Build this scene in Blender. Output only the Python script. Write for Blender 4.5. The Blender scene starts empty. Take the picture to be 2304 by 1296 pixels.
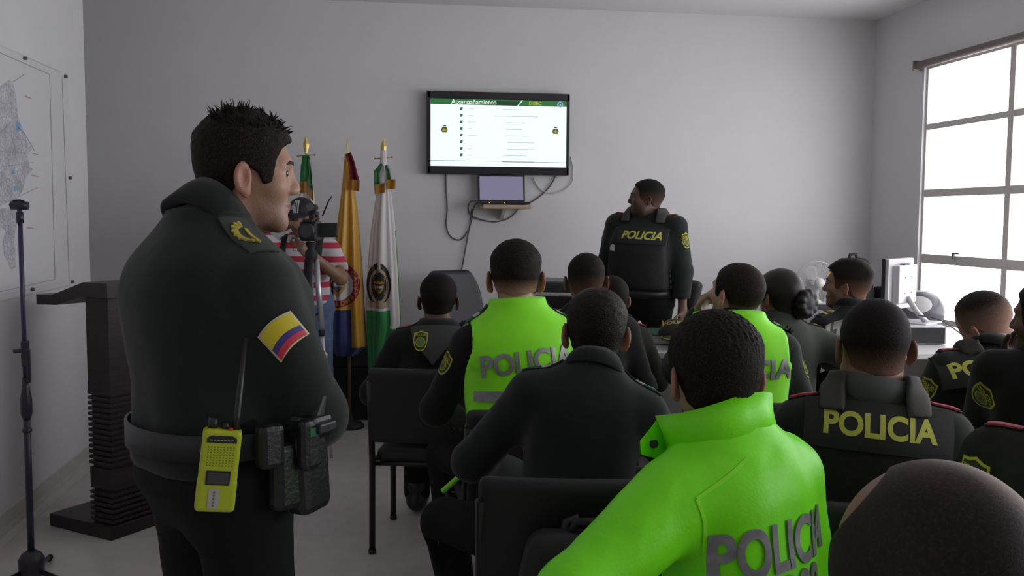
import bpy, bmesh, math, random
import numpy as np
from mathutils import Vector, Matrix
from mathutils.bvhtree import BVHTree

random.seed(7)
SC = bpy.context.scene
COL = SC.collection
R = math.radians
PI = math.pi

# ------------------------------------------------------------------ camera
CAM_H, FPX = 1.45, 2115.0
YAW, PITCH, ROLL = R(8.0), R(4.33), R(0.33)
_f = np.array([math.sin(YAW)*math.cos(PITCH), math.cos(YAW)*math.cos(PITCH), -math.sin(PITCH)])
_r = np.array([math.cos(YAW), -math.sin(YAW), 0.0])
_d = np.cross(_f, _r)
_r2 = _r*math.cos(ROLL) - _d*math.sin(ROLL)
_d2 = np.cross(_f, _r2)
CM = np.array([_r2, _d2, _f])
CC = np.array([0, 0, CAM_H])
def ray(x, y): return CM.T @ np.array([(x-1152)/FPX, (y-648)/FPX, 1.0])
def at(x, y, d): return CC + ray(x, y)*d
def onz(x, y, z): v = ray(x, y); return CC + v*(z-CAM_H)/v[2]
def ony(x, y, Y): v = ray(x, y); return CC + v*Y/v[1]
def onx(x, y, X): v = ray(x, y); return CC + v*X/v[0]

cam_d = bpy.data.cameras.new('camera')
cam = bpy.data.objects.new('camera', cam_d)
COL.objects.link(cam)
cam_d.sensor_width = 36.0
cam_d.lens = 36.0*FPX/2304.0
cam_d.clip_start = 0.05
m = Matrix(((_r2[0], -_d2[0], -_f[0], 0), (_r2[1], -_d2[1], -_f[1], 0), (_r2[2], -_d2[2], -_f[2], CAM_H), (0, 0, 0, 1)))
cam.matrix_world = m
SC.camera = cam

# ------------------------------------------------------------------ materials
MATS = {}
def mat(name, col, rough=0.6, metal=0.0, noise=0.0, nscale=40.0, bump=0.0, bscale=60.0, spec=0.5, sheen=0.0, emit=None, estr=0.0, coat=0.0, tint=False, stretch=None):
    if name in MATS: return MATS[name]
    mt = bpy.data.materials.new(name); mt.use_nodes = True
    nt = mt.node_tree; b = nt.nodes['Principled BSDF']
    b.inputs['Base Color'].default_value = (*col, 1)
    b.inputs['Roughness'].default_value = rough
    b.inputs['Metallic'].default_value = metal
    b.inputs['Specular IOR Level'].default_value = spec
    b.inputs['Sheen Weight'].default_value = sheen
    b.inputs['Coat Weight'].default_value = coat
    tc = None
    def coords():
        nonlocal tc
        if tc is None:
            tc = nt.nodes.new('ShaderNodeTexCoord')
            if stretch:
                mp = nt.nodes.new('ShaderNodeMapping'); mp.inputs['Scale'].default_value = stretch
                nt.links.new(tc.outputs['Object'], mp.inputs['Vector']); tc = mp
        return tc.outputs['Vector'] if stretch else tc.outputs['Object']
    last = None
    if noise > 0:
        n = nt.nodes.new('ShaderNodeTexNoise'); n.inputs['Scale'].default_value = nscale; n.inputs['Detail'].default_value = 4
        nt.links.new(coords(), n.inputs['Vector'])
        mr = nt.nodes.new('ShaderNodeMapRange')
        mr.inputs['From Min'].default_value = 0.3; mr.inputs['From Max'].default_value = 0.7
        mr.inputs['To Min'].default_value = 1-noise; mr.inputs['To Max'].default_value = 1+noise
        nt.links.new(n.outputs['Fac'], mr.inputs['Value'])
        mx = nt.nodes.new('ShaderNodeMix'); mx.data_type = 'RGBA'; mx.blend_type = 'MULTIPLY'; mx.inputs['Factor'].default_value = 1
        mx.inputs['A'].default_value = (*col, 1)
        nt.links.new(mr.outputs['Result'], mx.inputs['B']); last = mx.outputs['Result']
    if tint:
        at_ = nt.nodes.new('ShaderNodeAttribute'); at_.attribute_name = 'tint'
        mx = nt.nodes.new('ShaderNodeMix'); mx.data_type = 'RGBA'; mx.blend_type = 'MULTIPLY'; mx.inputs['Factor'].default_value = 1
        if last: nt.links.new(last, mx.inputs['A'])
        else: mx.inputs['A'].default_value = (*col, 1)
        nt.links.new(at_.outputs['Color'], mx.inputs['B']); last = mx.outputs['Result']
    if last: nt.links.new(last, b.inputs['Base Color'])
    if bump > 0:
        n = nt.nodes.new('ShaderNodeTexNoise'); n.inputs['Scale'].default_value = bscale; n.inputs['Detail'].default_value = 3
        nt.links.new(coords(), n.inputs['Vector'])
        bp = nt.nodes.new('ShaderNodeBump'); bp.inputs['Strength'].default_value = bump; bp.inputs['Distance'].default_value = 0.01
        nt.links.new(n.outputs['Fac'], bp.inputs['Height']); nt.links.new(bp.outputs['Normal'], b.inputs['Normal'])
    if emit:
        b.inputs['Emission Color'].default_value = (*emit, 1); b.inputs['Emission Strength'].default_value = estr
    MATS[name] = mt
    return mt

def mixmat(name, colA, colB, rough=0.8, nscale=300.0, bump=0.3, bscale=400.0, spec=0.2):
    """colour A where the vertex attribute 'cover' is 0 (skin), colour B where it is 1 (hair)"""
    if name in MATS: return MATS[name]
    mt = bpy.data.materials.new(name); mt.use_nodes = True
    nt = mt.node_tree; b = nt.nodes['Principled BSDF']
    b.inputs['Roughness'].default_value = rough; b.inputs['Specular IOR Level'].default_value = spec
    at_ = nt.nodes.new('ShaderNodeAttribute'); at_.attribute_name = 'cover'
    tc = nt.nodes.new('ShaderNodeTexCoord')
    n = nt.nodes.new('ShaderNodeTexNoise'); n.inputs['Scale'].default_value = nscale; n.inputs['Detail'].default_value = 3
    nt.links.new(tc.outputs['Object'], n.inputs['Vector'])
    a = nt.nodes.new('ShaderNodeMath'); a.operation = 'MULTIPLY_ADD'; a.inputs[1].default_value = 0.5; a.inputs[2].default_value = -0.25
    nt.links.new(n.outputs['Fac'], a.inputs[0])
    s = nt.nodes.new('ShaderNodeMath'); s.operation = 'ADD'; s.use_clamp = True
    nt.links.new(at_.outputs['Fac'], s.inputs[0]); nt.links.new(a.outputs[0], s.inputs[1])
    mx = nt.nodes.new('ShaderNodeMix'); mx.data_type = 'RGBA'
    mx.inputs['A'].default_value = (*colA, 1); mx.inputs['B'].default_value = (*colB, 1)
    nt.links.new(s.outputs[0], mx.inputs['Factor']); nt.links.new(mx.outputs['Result'], b.inputs['Base Color'])
    n2 = nt.nodes.new('ShaderNodeTexNoise'); n2.inputs['Scale'].default_value = bscale
    nt.links.new(tc.outputs['Object'], n2.inputs['Vector'])
    bp = nt.nodes.new('ShaderNodeBump'); bp.inputs['Strength'].default_value = bump; bp.inputs['Distance'].default_value = 0.004
    nt.links.new(n2.outputs['Fac'], bp.inputs['Height']); nt.links.new(bp.outputs['Normal'], b.inputs['Normal'])
    MATS[name] = mt
    return mt

# ------------------------------------------------------------------ objects
def link(name, me, parent=None, loc=None, smooth=None):
    o = bpy.data.objects.new(name, me); COL.objects.link(o)
    if parent is not None: o.parent = parent
    if loc is not None: o.location = loc
    if smooth is not None and me is not None:
        me.shade_smooth() if smooth else me.shade_flat()
    return o
def tag(o, label, cat, group=None):
    o['label'] = label; o['category'] = cat
    if group: o['group'] = group
    return o
def thing(name, label, cat, loc=(0, 0, 0), rz=0.0, group=None):
    o = bpy.data.objects.new(name, None); COL.objects.link(o)
    o.location = loc; o.rotation_euler = (0, 0, rz); o.empty_display_size = 0.1
    return tag(o, label, cat, group)
def struct(o): o['kind'] = 'structure'; return o

class MB:
    """collects shapes into one mesh, several materials allowed"""
    def __init__(s): s.bm = bmesh.new(); s.mats = []
    def mi(s, m):
        if m not in s.mats: s.mats.append(m)
        return s.mats.index(m)
    def _fin(s, faces, m, smooth):
        i = s.mi(m) if m else 0
        for f in faces: f.material_index = i; f.smooth = smooth
    def box(s, c, size, m=None, rot=None, bev=0.0, seg=2):
        r = bmesh.ops.create_cube(s.bm, size=1.0)
        vs = r['verts']; M = Matrix.Translation(c)
        if rot is not None: M = M @ (rot.to_4x4() if isinstance(rot, Matrix) else Matrix.Rotation(rot, 4, 'Z'))
        M = M @ Matrix.Diagonal((*size, 1))
        bmesh.ops.transform(s.bm, matrix=M, verts=vs)
        fs = set(f for v in vs for f in v.link_faces)
        if bev > 0:
            es = set(e for v in vs for e in v.link_edges)
            g = bmesh.ops.bevel(s.bm, geom=list(es), offset=bev, segments=seg, profile=0.5, affect='EDGES')
            fs = set(f for f in fs if f.is_valid) | set(g['faces'])
            for v in g['verts']: fs.update(v.link_faces)
        s._fin(fs, m, False); return s
    def tube(s, pts, r, m=None, n=10, caps=True, smooth=True):
        pts = [Vector(p) for p in pts]; k = len(pts)
        rr = r if hasattr(r, '__len__') else [r]*k
        rings = []; up = None
        for i in range(k):
            t = (pts[min(i+1, k-1)] - pts[max(i-1, 0)]).normalized()
            if up is None:
                up = t.orthogonal().normalized()
            else:
                up = (up - t*up.dot(t)); up = up.normalized() if up.length > 1e-6 else t.orthogonal().normalized()
            w = t.cross(up)
            rings.append([s.bm.verts.new(pts[i] + (up*math.cos(2*PI*j/n) + w*math.sin(2*PI*j/n))*rr[i]) for j in range(n)])
        fs = []
        for i in range(k-1):
            for j in range(n):
                fs.append(s.bm.faces.new((rings[i][j], rings[i][(j+1) % n], rings[i+1][(j+1) % n], rings[i+1][j])))
        s._fin(fs, m, smooth)
        if caps:
            s._fin([s.bm.faces.new(list(reversed(rings[0]))), s.bm.faces.new(rings[-1])], m, False)
        return s
    def lathe(s, prof, m=None, n=24, M=None, smooth=True, sx=1.0, sy=1.0):
        """prof: (radius, z) from bottom to top, about Z, then transformed by M"""
        rings = []
        for (r, z) in prof:
            ring = []
            for j in range(n):
                v = Vector((r*sx*math.cos(2*PI*j/n), r*sy*math.sin(2*PI*j/n), z))
                ring.append(s.bm.verts.new(M @ v if M is not None else v))
            rings.append(ring)
        fs = []
        for i in range(len(rings)-1):
            for j in range(n):
                fs.append(s.bm.faces.new((rings[i][j], rings[i][(j+1) % n], rings[i+1][(j+1) % n], rings[i+1][j])))
        s._fin(fs, m, smooth)
        s._fin([s.bm.faces.new(list(reversed(rings[0]))), s.bm.faces.new(rings[-1])], m, False)
        return s
    def prism(s, poly, d0, d1, m=None, M=None):
        """poly (u,v) closed counter-clockwise, extruded along w from d0 to d1; M maps (u,v,w) to space"""
        M = M or Matrix.Identity(4)
        a = [s.bm.verts.new(M @ Vector((u, v, d0))) for u, v in poly]
        b = [s.bm.verts.new(M @ Vector((u, v, d1))) for u, v in poly]
        k = len(poly); fs = [s.bm.faces.new(list(reversed(a))), s.bm.faces.new(b)]
        for i in range(k): fs.append(s.bm.faces.new((a[i], a[(i+1) % k], b[(i+1) % k], b[i])))
        s._fin(fs, m, False); return s
    def grid(s, P, m=None, smooth=True, closed_u=False):
        """P[i][j] points"""
        vs = [[s.bm.verts.new(Vector(p)) for p in row] for row in P]; fs = []
        for i in range(len(vs)-1):
            n = len(vs[i])
            for j in range(n if closed_u else n-1):
                fs.append(s.bm.faces.new((vs[i][j], vs[i][(j+1) % n], vs[i+1][(j+1) % n], vs[i+1][j])))
        s._fin(fs, m, smooth); return fs
    def build(s, name, m=None, parent=None, loc=None, recalc=True):
        if m is not None and not s.mats: s.mats = [m]
        if recalc: bmesh.ops.recalc_face_normals(s.bm, faces=s.bm.faces)
        me = bpy.data.meshes.new(name); s.bm.to_mesh(me); s.bm.free()
        for x in s.mats: me.materials.append(x)
        return link(name, me, parent, loc)

def frameM(o, u, v, w):
    return Matrix(((u[0], v[0], w[0], o[0]), (u[1], v[1], w[1], o[1]), (u[2], v[2], w[2], o[2]), (0, 0, 0, 1)))

# ------------------------------------------------------------------ flat shapes laid onto surfaces
def text2d(s, size, bold=0.012, align='CENTER', shear=0.0):
    cu = bpy.data.curves.new('lettering', 'FONT'); cu.body = s; cu.size = size; cu.align_x = align; cu.align_y = 'CENTER'
    cu.offset = bold*size; cu.resolution_u = 5; cu.shear = shear
    ob = bpy.data.objects.new('lettering', cu); COL.objects.link(ob)
    dg = bpy.context.evaluated_depsgraph_get()
    me = bpy.data.meshes.new_from_object(ob.evaluated_get(dg))
    vs = [(v.co.x, v.co.y) for v in me.vertices]; fs = [tuple(p.vertices) for p in me.polygons]
    bpy.data.objects.remove(ob); bpy.data.curves.remove(cu); bpy.data.meshes.remove(me)
    return vs, fs
def rect2d(w, h): return [(-w/2, -h/2), (w/2, -h/2), (w/2, h/2), (-w/2, h/2)], [(0, 1, 2, 3)]
def poly2d(p): return list(p), [tuple(range(len(p)))]
def ell2d(rx, ry, n=28, c=(0, 0)):
    return [(c[0]+rx*math.cos(2*PI*i/n), c[1]+ry*math.sin(2*PI*i/n)) for i in range(n)], [tuple(range(n))]
def ring2d(rx, ry, k, n=32):
    a = [(rx*math.cos(2*PI*i/n), ry*math.sin(2*PI*i/n)) for i in range(n)]
    b = [(x*k, y*k) for x, y in a]
    return a+b, [(i, (i+1) % n, n+(i+1) % n, n+i) for i in range(n)]
def shift(sh, dx, dy, rot=0.0, sc=1.0):
    c, s = math.cos(rot)*sc, math.sin(rot)*sc
    return [(dx+c*x-s*y, dy+s*x+c*y) for x, y in sh[0]], sh[1]
def shield(w, h, top=0.08):
    p = []
    for i in range(9):
        t = i/8; a = t*PI/2
        p.append((-w/2*math.cos(a)**0.75, h*(0.12 - 0.62*math.sin(a)**1.1)))
    q = [(-x, y) for x, y in reversed(p[:-1])]
    up = [(w/2*0.93, h*0.42), (w*0.25, h*0.44), (0, h*(0.44+top)), (-w*0.25, h*0.44), (-w/2*0.93, h*0.42)]
    return p+q+up
def lay(name, layers, O, U, V, N, bvh, parent, maxlen=0.012, reach=0.35, fit=False, thick=0.0015):
    """layers: (shape, material, lift). Each shape is laid on the surface met along -N."""
    O, U, V, N = (Vector(a) for a in (O, U, V, N)); U.normalize(); V.normalize(); N.normalize()
    out = bmesh.new(); mats = []; poly = None
    if fit:
        xs = [p[0] for l in layers for p in l[0][0]]; ys = [p[1] for l in layers for p in l[0][1 if False else 0]]
        x0, x1, y0, y1 = min(xs), max(xs), min(p[1] for l in layers for p in l[0][0]), max(p[1] for l in layers for p in l[0][0])
        if fit is not True: x0, x1, y0, y1 = fit
        A, B = [], []
        for i in range(15):
            for j in range(9):
                u, v = x0+(x1-x0)*i/14, y0+(y1-y0)*j/8
                h = bvh.ray_cast(O+U*u+V*v+N*reach, -N, reach*2)
                if h[0] is not None: A.append((1, u, v, u*u, u*v, v*v)); B.append(h[3])
        A = np.array(A); B = np.array(B); c = np.linalg.lstsq(A, B, rcond=None)[0]; c[0] += np.percentile(B-A@c, 12); poly = c
    for (vs, fs), m, off in layers:
        bm = bmesh.new(); bv = [bm.verts.new((x, y, 0)) for x, y in vs]
        for f in fs:
            try: bm.faces.new([bv[i] for i in f])
            except ValueError: pass
        bmesh.ops.triangulate(bm, faces=bm.faces[:])
        for _ in range(7):
            es = [e for e in bm.edges if e.calc_length() > maxlen]
            if not es or len(bm.verts) > 6000: break
            bmesh.ops.subdivide_edges(bm, edges=es, cuts=1); bmesh.ops.triangulate(bm, faces=bm.faces[:])
        last = reach
        for v in bm.verts:
            o = O + U*v.co.x + V*v.co.y + N*reach
            if poly is not None:
                u, w_ = v.co.x, v.co.y; v.co = o - N*(poly[0]+poly[1]*u+poly[2]*w_+poly[3]*u*u+poly[4]*u*w_+poly[5]*w_*w_-off); continue
            hit = bvh.ray_cast(o, -N, reach*2) if bvh is not None else (None,)*4
            if hit[0] is not None: last = hit[3]; p = hit[0] + hit[1]*0 + N*off
            else: p = o - N*(last-off)
            v.co = p
        bmesh.ops.recalc_face_normals(bm, faces=bm.faces[:])
        if bm.faces and sum((f.normal.dot(N)*f.calc_area() for f in bm.faces)) < 0:
            bmesh.ops.reverse_faces(bm, faces=bm.faces[:])
        g = bmesh.ops.extrude_face_region(bm, geom=bm.faces[:])
        nv = [e for e in g['geom'] if isinstance(e, bmesh.types.BMVert)]
        # the extruded copies become the top; the originals sink a little into the surface
        for v in nv: v.co += N*thick
        if m not in mats: mats.append(m)
        i = mats.index(m)
        for f in bm.faces: f.material_index = i; f.smooth = False
        tmp = bpy.data.meshes.new('t'); bm.to_mesh(tmp); bm.free(); out.from_mesh(tmp); bpy.data.meshes.remove(tmp)
    me = bpy.data.meshes.new(name); out.to_mesh(me); out.free()
    for x in mats: me.materials.append(x)
    return link(name, me, parent)

# ------------------------------------------------------------------ solid modelling by distance fields
def smin(a, b, k):
    h = np.clip(k-np.abs(a-b), 0, None)/k
    return np.minimum(a, b)-h*h*k*0.25
def smax(a, b, k): return -smin(-a, -b, k)
def nrm(x, y, z): return np.sqrt(x*x+y*y+z*z)
def l_ell(x, y, z, c, r):
    x, y, z = x-c[0], y-c[1], z-c[2]
    k0 = nrm(x/r[0], y/r[1], z/r[2]); k1 = nrm(x/r[0]**2, y/r[1]**2, z/r[2]**2)
    return k0*(k0-1.0)/np.maximum(k1, 1e-6)
def l_cap(x, y, z, a, b, ra, rb=None):
    rb = ra if rb is None else rb
    a = np.array(a, float); b = np.array(b, float); u = b-a; L = max(u@u, 1e-9)
    x, y, z = x-a[0], y-a[1], z-a[2]
    h = np.clip((x*u[0]+y*u[1]+z*u[2])/L, 0, 1)
    return nrm(x-u[0]*h, y-u[1]*h, z-u[2]*h)-(ra+(rb-ra)*h)
def cap(a, b, ra, rb=None):
    rb = ra if rb is None else rb; a = np.array(a, float); b = np.array(b, float); rm = max(ra, rb)
    return np.minimum(a, b)-rm, np.maximum(a, b)+rm, lambda x, y, z: l_cap(x, y, z, a, b, ra, rb)
def loc(Rm, o, x, y, z):
    x, y, z = x-o[0], y-o[1], z-o[2]
    return (Rm[0, 0]*x+Rm[1, 0]*y+Rm[2, 0]*z, Rm[0, 1]*x+Rm[1, 1]*y+Rm[2, 1]*z, Rm[0, 2]*x+Rm[1, 2]*y+Rm[2, 2]*z)
def ell(c, r, Rm=None):
    c = np.array(c, float); rm = max(r)
    if Rm is None: return c-np.array(r), c+np.array(r), lambda x, y, z: l_ell(x, y, z, c, r)
    def f(x, y, z):
        q = loc(Rm, c, x, y, z); return l_ell(*q, (0, 0, 0), r)
    return c-rm, c+rm, f
def rbox(c, h, Rm=None, rad=0.01):
    c = np.array(c, float); rm = float(np.linalg.norm(h)); Rm = np.eye(3) if Rm is None else Rm
    def f(x, y, z):
        q = loc(Rm, c, x, y, z)
        d = [np.abs(q[i])-(h[i]-rad) for i in range(3)]
        return nrm(*[np.maximum(t, 0) for t in d])+np.minimum(np.maximum(np.maximum(d[0], d[1]), d[2]), 0)-rad
    return c-rm, c+rm, f
def stack(P, Rm, zs, rx, ry, cx, cy, n=2.3):
    zs = np.array(zs, float); t = np.linspace(zs[0], zs[-1], 80)
    def sm(v):
        v = np.interp(t, zs, v); k = np.array([1, 2, 3, 4, 3, 2, 1.])/16
        return np.convolve(np.pad(v, 3, mode='edge'), k, 'valid')
    RX, RY, CX, CY = sm(rx), sm(ry), sm(cx), sm(cy); P = np.array(P, float)
    ends = [P+Rm@np.array([CX[i], CY[i], t[i]]) for i in (0, 20, 40, 60, 79)]; rm = max(max(rx), max(ry))
    lo = np.min(ends, axis=0)-rm; hi = np.max(ends, axis=0)+rm
    def f(x, y, z):
        qx, qy, qz = loc(Rm, P, x, y, z)
        sh = np.broadcast(qx, qy, qz).shape; qz = np.broadcast_to(qz, sh)
        a = np.interp(qz.ravel(), t, RX).reshape(sh); b = np.interp(qz.ravel(), t, RY).reshape(sh)
        ex = np.abs(qx-np.interp(qz.ravel(), t, CX).reshape(sh))/a; ey = np.abs(qy-np.interp(qz.ravel(), t, CY).reshape(sh))/b
        d = ((ex**n+ey**n)**(1/n)-1)*np.minimum(a, b)
        return np.maximum(d, np.maximum(zs[0]-qz, qz-zs[-1]))
    return lo, hi, f

def axis(lo, hi, h, fine=None):
    """coordinates from lo to hi with step h, and a smaller step inside fine=(a,b,hf)"""
    if not fine: return np.arange(lo, hi+h, h)
    a, b, hf = fine; out = [lo]; x = lo
    while x < hi:
        if x < a: s = min(h, max(hf, hf+(a-x)*0.25))
        elif x > b: s = min(h, max(hf, hf+(x-b)*0.25))
        else: s = hf
        x += s; out.append(x)
    return np.array(out)

class Field:
    def __init__(s, lo, hi, h, fine=None):
        fine = fine or (None, None, None)
        s.ax = [axis(lo[i], hi[i], h, fine[i]) for i in range(3)]
        s.D = np.full([len(a) for a in s.ax], 0.4)
    def win(s, lo, hi, pad=0.07):
        sl = []
        for i in range(3):
            a = max(0, np.searchsorted(s.ax[i], lo[i]-pad)-1); b = min(len(s.ax[i]), np.searchsorted(s.ax[i], hi[i]+pad)+1)
            if b <= a: return None
            sl.append(slice(a, b))
        g = [s.ax[i][sl[i]] for i in range(3)]
        return tuple(sl), g[0][:, None, None], g[1][None, :, None], g[2][None, None, :]
    def add(s, prim, k=0.03):
        w = s.win(prim[0], prim[1])
        if w is None: return s
        sl, x, y, z = w
        s.D[sl] = smin(s.D[sl], prim[2](x, y, z), k); return s
    def cut(s, prim, k=0.01):
        w = s.win(prim[0], prim[1])
        if w is None: return s
        sl, x, y, z = w
        s.D[sl] = smax(s.D[sl], -prim[2](x, y, z), k); return s
    def xyz(s): return s.ax[0][:, None, None], s.ax[1][None, :, None], s.ax[2][None, None, :]
    def copy(s):
        f = Field.__new__(Field); f.ax = s.ax; f.D = s.D.copy(); return f
    def nets(s):
        D = s.D.copy()
        D[0] = D[-1] = 0.4; D[:, 0] = D[:, -1] = 0.4; D[:, :, 0] = D[:, :, -1] = 0.4
        S = D < 0
        c = np.zeros([n-1 for n in D.shape], np.int8)
        O = [(i, j, k) for i in (0, 1) for j in (0, 1) for k in (0, 1)]
        v = lambda A, o: A[o[0]:A.shape[0]-1+o[0], o[1]:A.shape[1]-1+o[1], o[2]:A.shape[2]-1+o[2]]
        for o in O: c += v(S, o)
        mixed = (c > 0) & (c < 8); idx = np.full(c.shape, -1, np.int64)
        ijk = np.argwhere(mixed); idx[mixed] = np.arange(len(ijk))
        d = {o: D[ijk[:, 0]+o[0], ijk[:, 1]+o[1], ijk[:, 2]+o[2]] for o in O}
        acc = np.zeros((len(ijk), 3)); cnt = np.zeros(len(ijk))
        for o in O:
            for a in range(3):
                if o[a] == 1: continue
                q = list(o); q[a] = 1; q = tuple(q)
                d0, d1 = d[o], d[q]; cr = (d0 < 0) != (d1 < 0)
                t = np.where(cr, d0/np.where(d0 == d1, 1, d0-d1), 0)
                p = np.array(o, float)[None].repeat(len(ijk), 0); p[:, a] = t
                acc += p*cr[:, None]; cnt += cr
        fr = acc/np.maximum(cnt, 1)[:, None]; V = np.zeros((len(ijk), 3))
        for a in range(3):
            A = s.ax[a]; V[:, a] = A[ijk[:, a]]+fr[:, a]*(A[ijk[:, a]+1]-A[ijk[:, a]])
        Q = []
        for a in range(3):
            b, e = (a+1) % 3, (a+2) % 3
            n = [slice(None)]*3; n[a] = slice(0, -1); m2 = [slice(None)]*3; m2[a] = slice(1, None)
            s0, s1 = S[tuple(n)], S[tuple(m2)]
            pos = np.argwhere(s0 != s1)
            pos = pos[(pos[:, b] > 0) & (pos[:, e] > 0) & (pos[:, b] < D.shape[b]-1) & (pos[:, e] < D.shape[e]-1)]
            if not len(pos): continue
            def ci(db, de):
                q = pos.copy(); q[:, b] += db; q[:, e] += de; return idx[q[:, 0], q[:, 1], q[:, 2]]
            quad = np.stack([ci(-1, -1), ci(0, -1), ci(0, 0), ci(-1, 0)], 1)
            fl = ~s0[pos[:, 0], pos[:, 1], pos[:, 2]]
            quad[fl] = quad[fl][:, ::-1]; Q.append(quad)
        return V, np.concatenate(Q) if Q else np.zeros((0, 4), int)

def vnormals(V, Q):
    n = np.cross(V[Q[:, 2]]-V[Q[:, 0]], V[Q[:, 3]]-V[Q[:, 1]]); N = np.zeros_like(V)
    for i in range(4): np.add.at(N, Q[:, i], n)
    return N/np.maximum(np.linalg.norm(N, axis=1), 1e-12)[:, None]
def relax(V, Q, it=1, f=0.5):
    for _ in range(it):
        A = np.zeros_like(V); c = np.zeros(len(V))
        for i in range(4):
            j = (i+1) % 4
            np.add.at(A, Q[:, i], V[Q[:, j]]); np.add.at(A, Q[:, j], V[Q[:, i]])
            np.add.at(c, Q[:, i], 1); np.add.at(c, Q[:, j], 1)
        V = V+(A/np.maximum(c, 1)[:, None]-V)*f
    return V
def waves(P, seed, freq, stretch=(1, 1, 1), n=5, warp=1.4):
    rg = np.random.RandomState(seed); o = np.zeros(len(P))
    P = P*np.array(stretch)
    for _ in range(n):
        k = rg.normal(size=3); k *= freq*rg.uniform(.6, 1.6)/np.linalg.norm(k)
        k2 = rg.normal(size=3); k2 *= freq*0.7/np.linalg.norm(k2)
        o += np.sin(P@k+warp*np.sin(P@k2+rg.uniform(0, 6))+rg.uniform(0, 6))
    return o/n
def folds(V, Q, seed, amp, freq, stretch=(1, 1, 1)):
    """cloth creases: smooth swells with narrow valleys"""
    N = vnormals(V, Q)
    w = waves(V, seed, freq, stretch); w2 = waves(V, seed+50, freq*2.3, stretch)
    d = amp*(0.6*w+0.7*(1-2*np.sqrt(np.abs(w)+.02))*np.abs(w2)**.5*0.5+0.25*w2)
    return V+N*d[:, None]
def mesh(name, V, Q, m, parent=None, attrs=None, smooth=True):
    me = bpy.data.meshes.new(name); me.from_pydata(V.tolist(), [], Q.tolist()); me.update()
    if isinstance(m, (list, tuple)):
        for x in m: me.materials.append(x)
    elif m: me.materials.append(m)
    for k, a in (attrs or {}).items():
        a = np.asarray(a)
        if a.ndim == 1:
            at_ = me.attributes.new(k, 'FLOAT', 'POINT'); at_.data.foreach_set('value', a.astype(np.float32))
        else:
            at_ = me.attributes.new(k, 'FLOAT_COLOR', 'POINT')
            at_.data.foreach_set('color', np.concatenate([a, np.ones((len(a), 1))], 1).astype(np.float32).ravel())
    o = link(name, me, parent, smooth=smooth); return o
def bvh_of(V, Q): return BVHTree.FromPolygons(V.tolist(), Q.tolist())
def setmat(o, idx):
    o.data.polygons.foreach_set('material_index', np.asarray(idx, np.int32))

def rotx(a): c, s = math.cos(a), math.sin(a); return np.array([[1, 0, 0], [0, c, -s], [0, s, c]])
def roty(a): c, s = math.cos(a), math.sin(a); return np.array([[c, 0, s], [0, 1, 0], [-s, 0, c]])
def rotz(a): c, s = math.cos(a), math.sin(a); return np.array([[c, -s, 0], [s, c, 0], [0, 0, 1]])

# ------------------------------------------------------------------ head (local: x right, y face, z up; 0.225 m tall)
def skull(x, y, z, o):
    y = y/o.get('hl', 1.0)
    w = o.get('hw', 1.0); jw = o.get('jaw', 1.0)
    d = l_ell(x, y, z, (0, -.014, .030), (.0755*w, .098, .085))
    d = smin(d, l_ell(x, y, z, (0, .026, -.008), (.0615*w, .066, .090)), .03)
    d = smin(d, l_ell(x, y, z, (0, .020, -.066), (.054*jw, .056, .040)), .03)
    d = smin(d, l_cap(x, y, z, (-.014, .070, -.096), (.014, .070, -.096), .018), .03)
    if o.get('fat'): d = smin(d, l_ell(x, y, z, (0, .02, -.07), (.066*jw, .06, .05)), .03)
    return d
def facial(x, y, z, o, d):
    ax = np.abs(x); y = y/o.get('hl', 1.0)
    nl = o.get('nose', 1.0)
    d = smin(d, l_cap(ax, y, z, (.012, .085, .024), (.044, .072, .021), .010, .008), .018)     # brow
    d = smin(d, l_ell(ax, y, z, (.045, .056, -.024), (.024, .024, .020)), .025)                # cheekbone
    d = smax(d, -l_ell(ax, y, z, (.033, .105, .004), (.019, .022, .012)), .014)                # eye socket
    d = smin(d, l_ell(ax, y, z, (.032, .0725, .004), (.0135, .0125, .0125)), .004)             # eyeball under the lids
    d = smin(d, l_cap(x, y, z, (0, .086, .016), (0, .106*nl, -.026), .0075, .0125), .014)      # nose
    d = smin(d, l_ell(ax, y, z, (.0115, .095, -.030), (.009, .012, .008)), .008)
    d = smin(d, l_ell(x, y, z, (0, .0850, -.057), (.022, .0115, .0060)), .006)                  # lips
    d = smin(d, l_ell(x, y, z, (0, .0830, -.0685), (.018, .0110, .0065)), .006)
    d = smax(d, -l_cap(x, y, z, (-.015, .098, -.0628), (.015, .098, -.0628), .0018), .004)
    return d
def ears(x, y, z, o, d):
    w = o.get('hw', 1.0); es = o.get('ears', 1.0)
    ax = np.abs(x); a = R(22); ca, sa = math.cos(a), math.sin(a)
    X0, Y0, Z0 = ax-.0755*w-.004, y+.010, z+.014
    u = ca*X0+sa*(Y0); v = -sa*X0+ca*Y0           # the ear's plane turned out from the head
    u, v, zz = u/es, v/es, Z0/es
    e = l_ell(u, v, zz, (.008, -.006, .004), (.0075, .0185, .032))
    e = smin(e, l_ell(u, v, zz, (.004, .002, -.022), (.007, .010, .012)), .008)
    e = smax(e, -l_ell(u, v, zz, (.0165, -.005, .006), (.0085, .0115, .021)), .005)
    e = smin(e, l_cap(u, v, zz, (.004, .006, -.006), (.006, .004, .010), .004), .006)
    return smin(d, e*es, .007)
ZL_Y = [-.13, -.085, -.060, -.034, -.020, .000, .016, .026, .044, .052, .064, .080, .14]
ZL_Z = [-.066, -.064, -.058, -.046, -.014, .012, .002, -.020, -.018, .036, .060, .074, .078]
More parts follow.
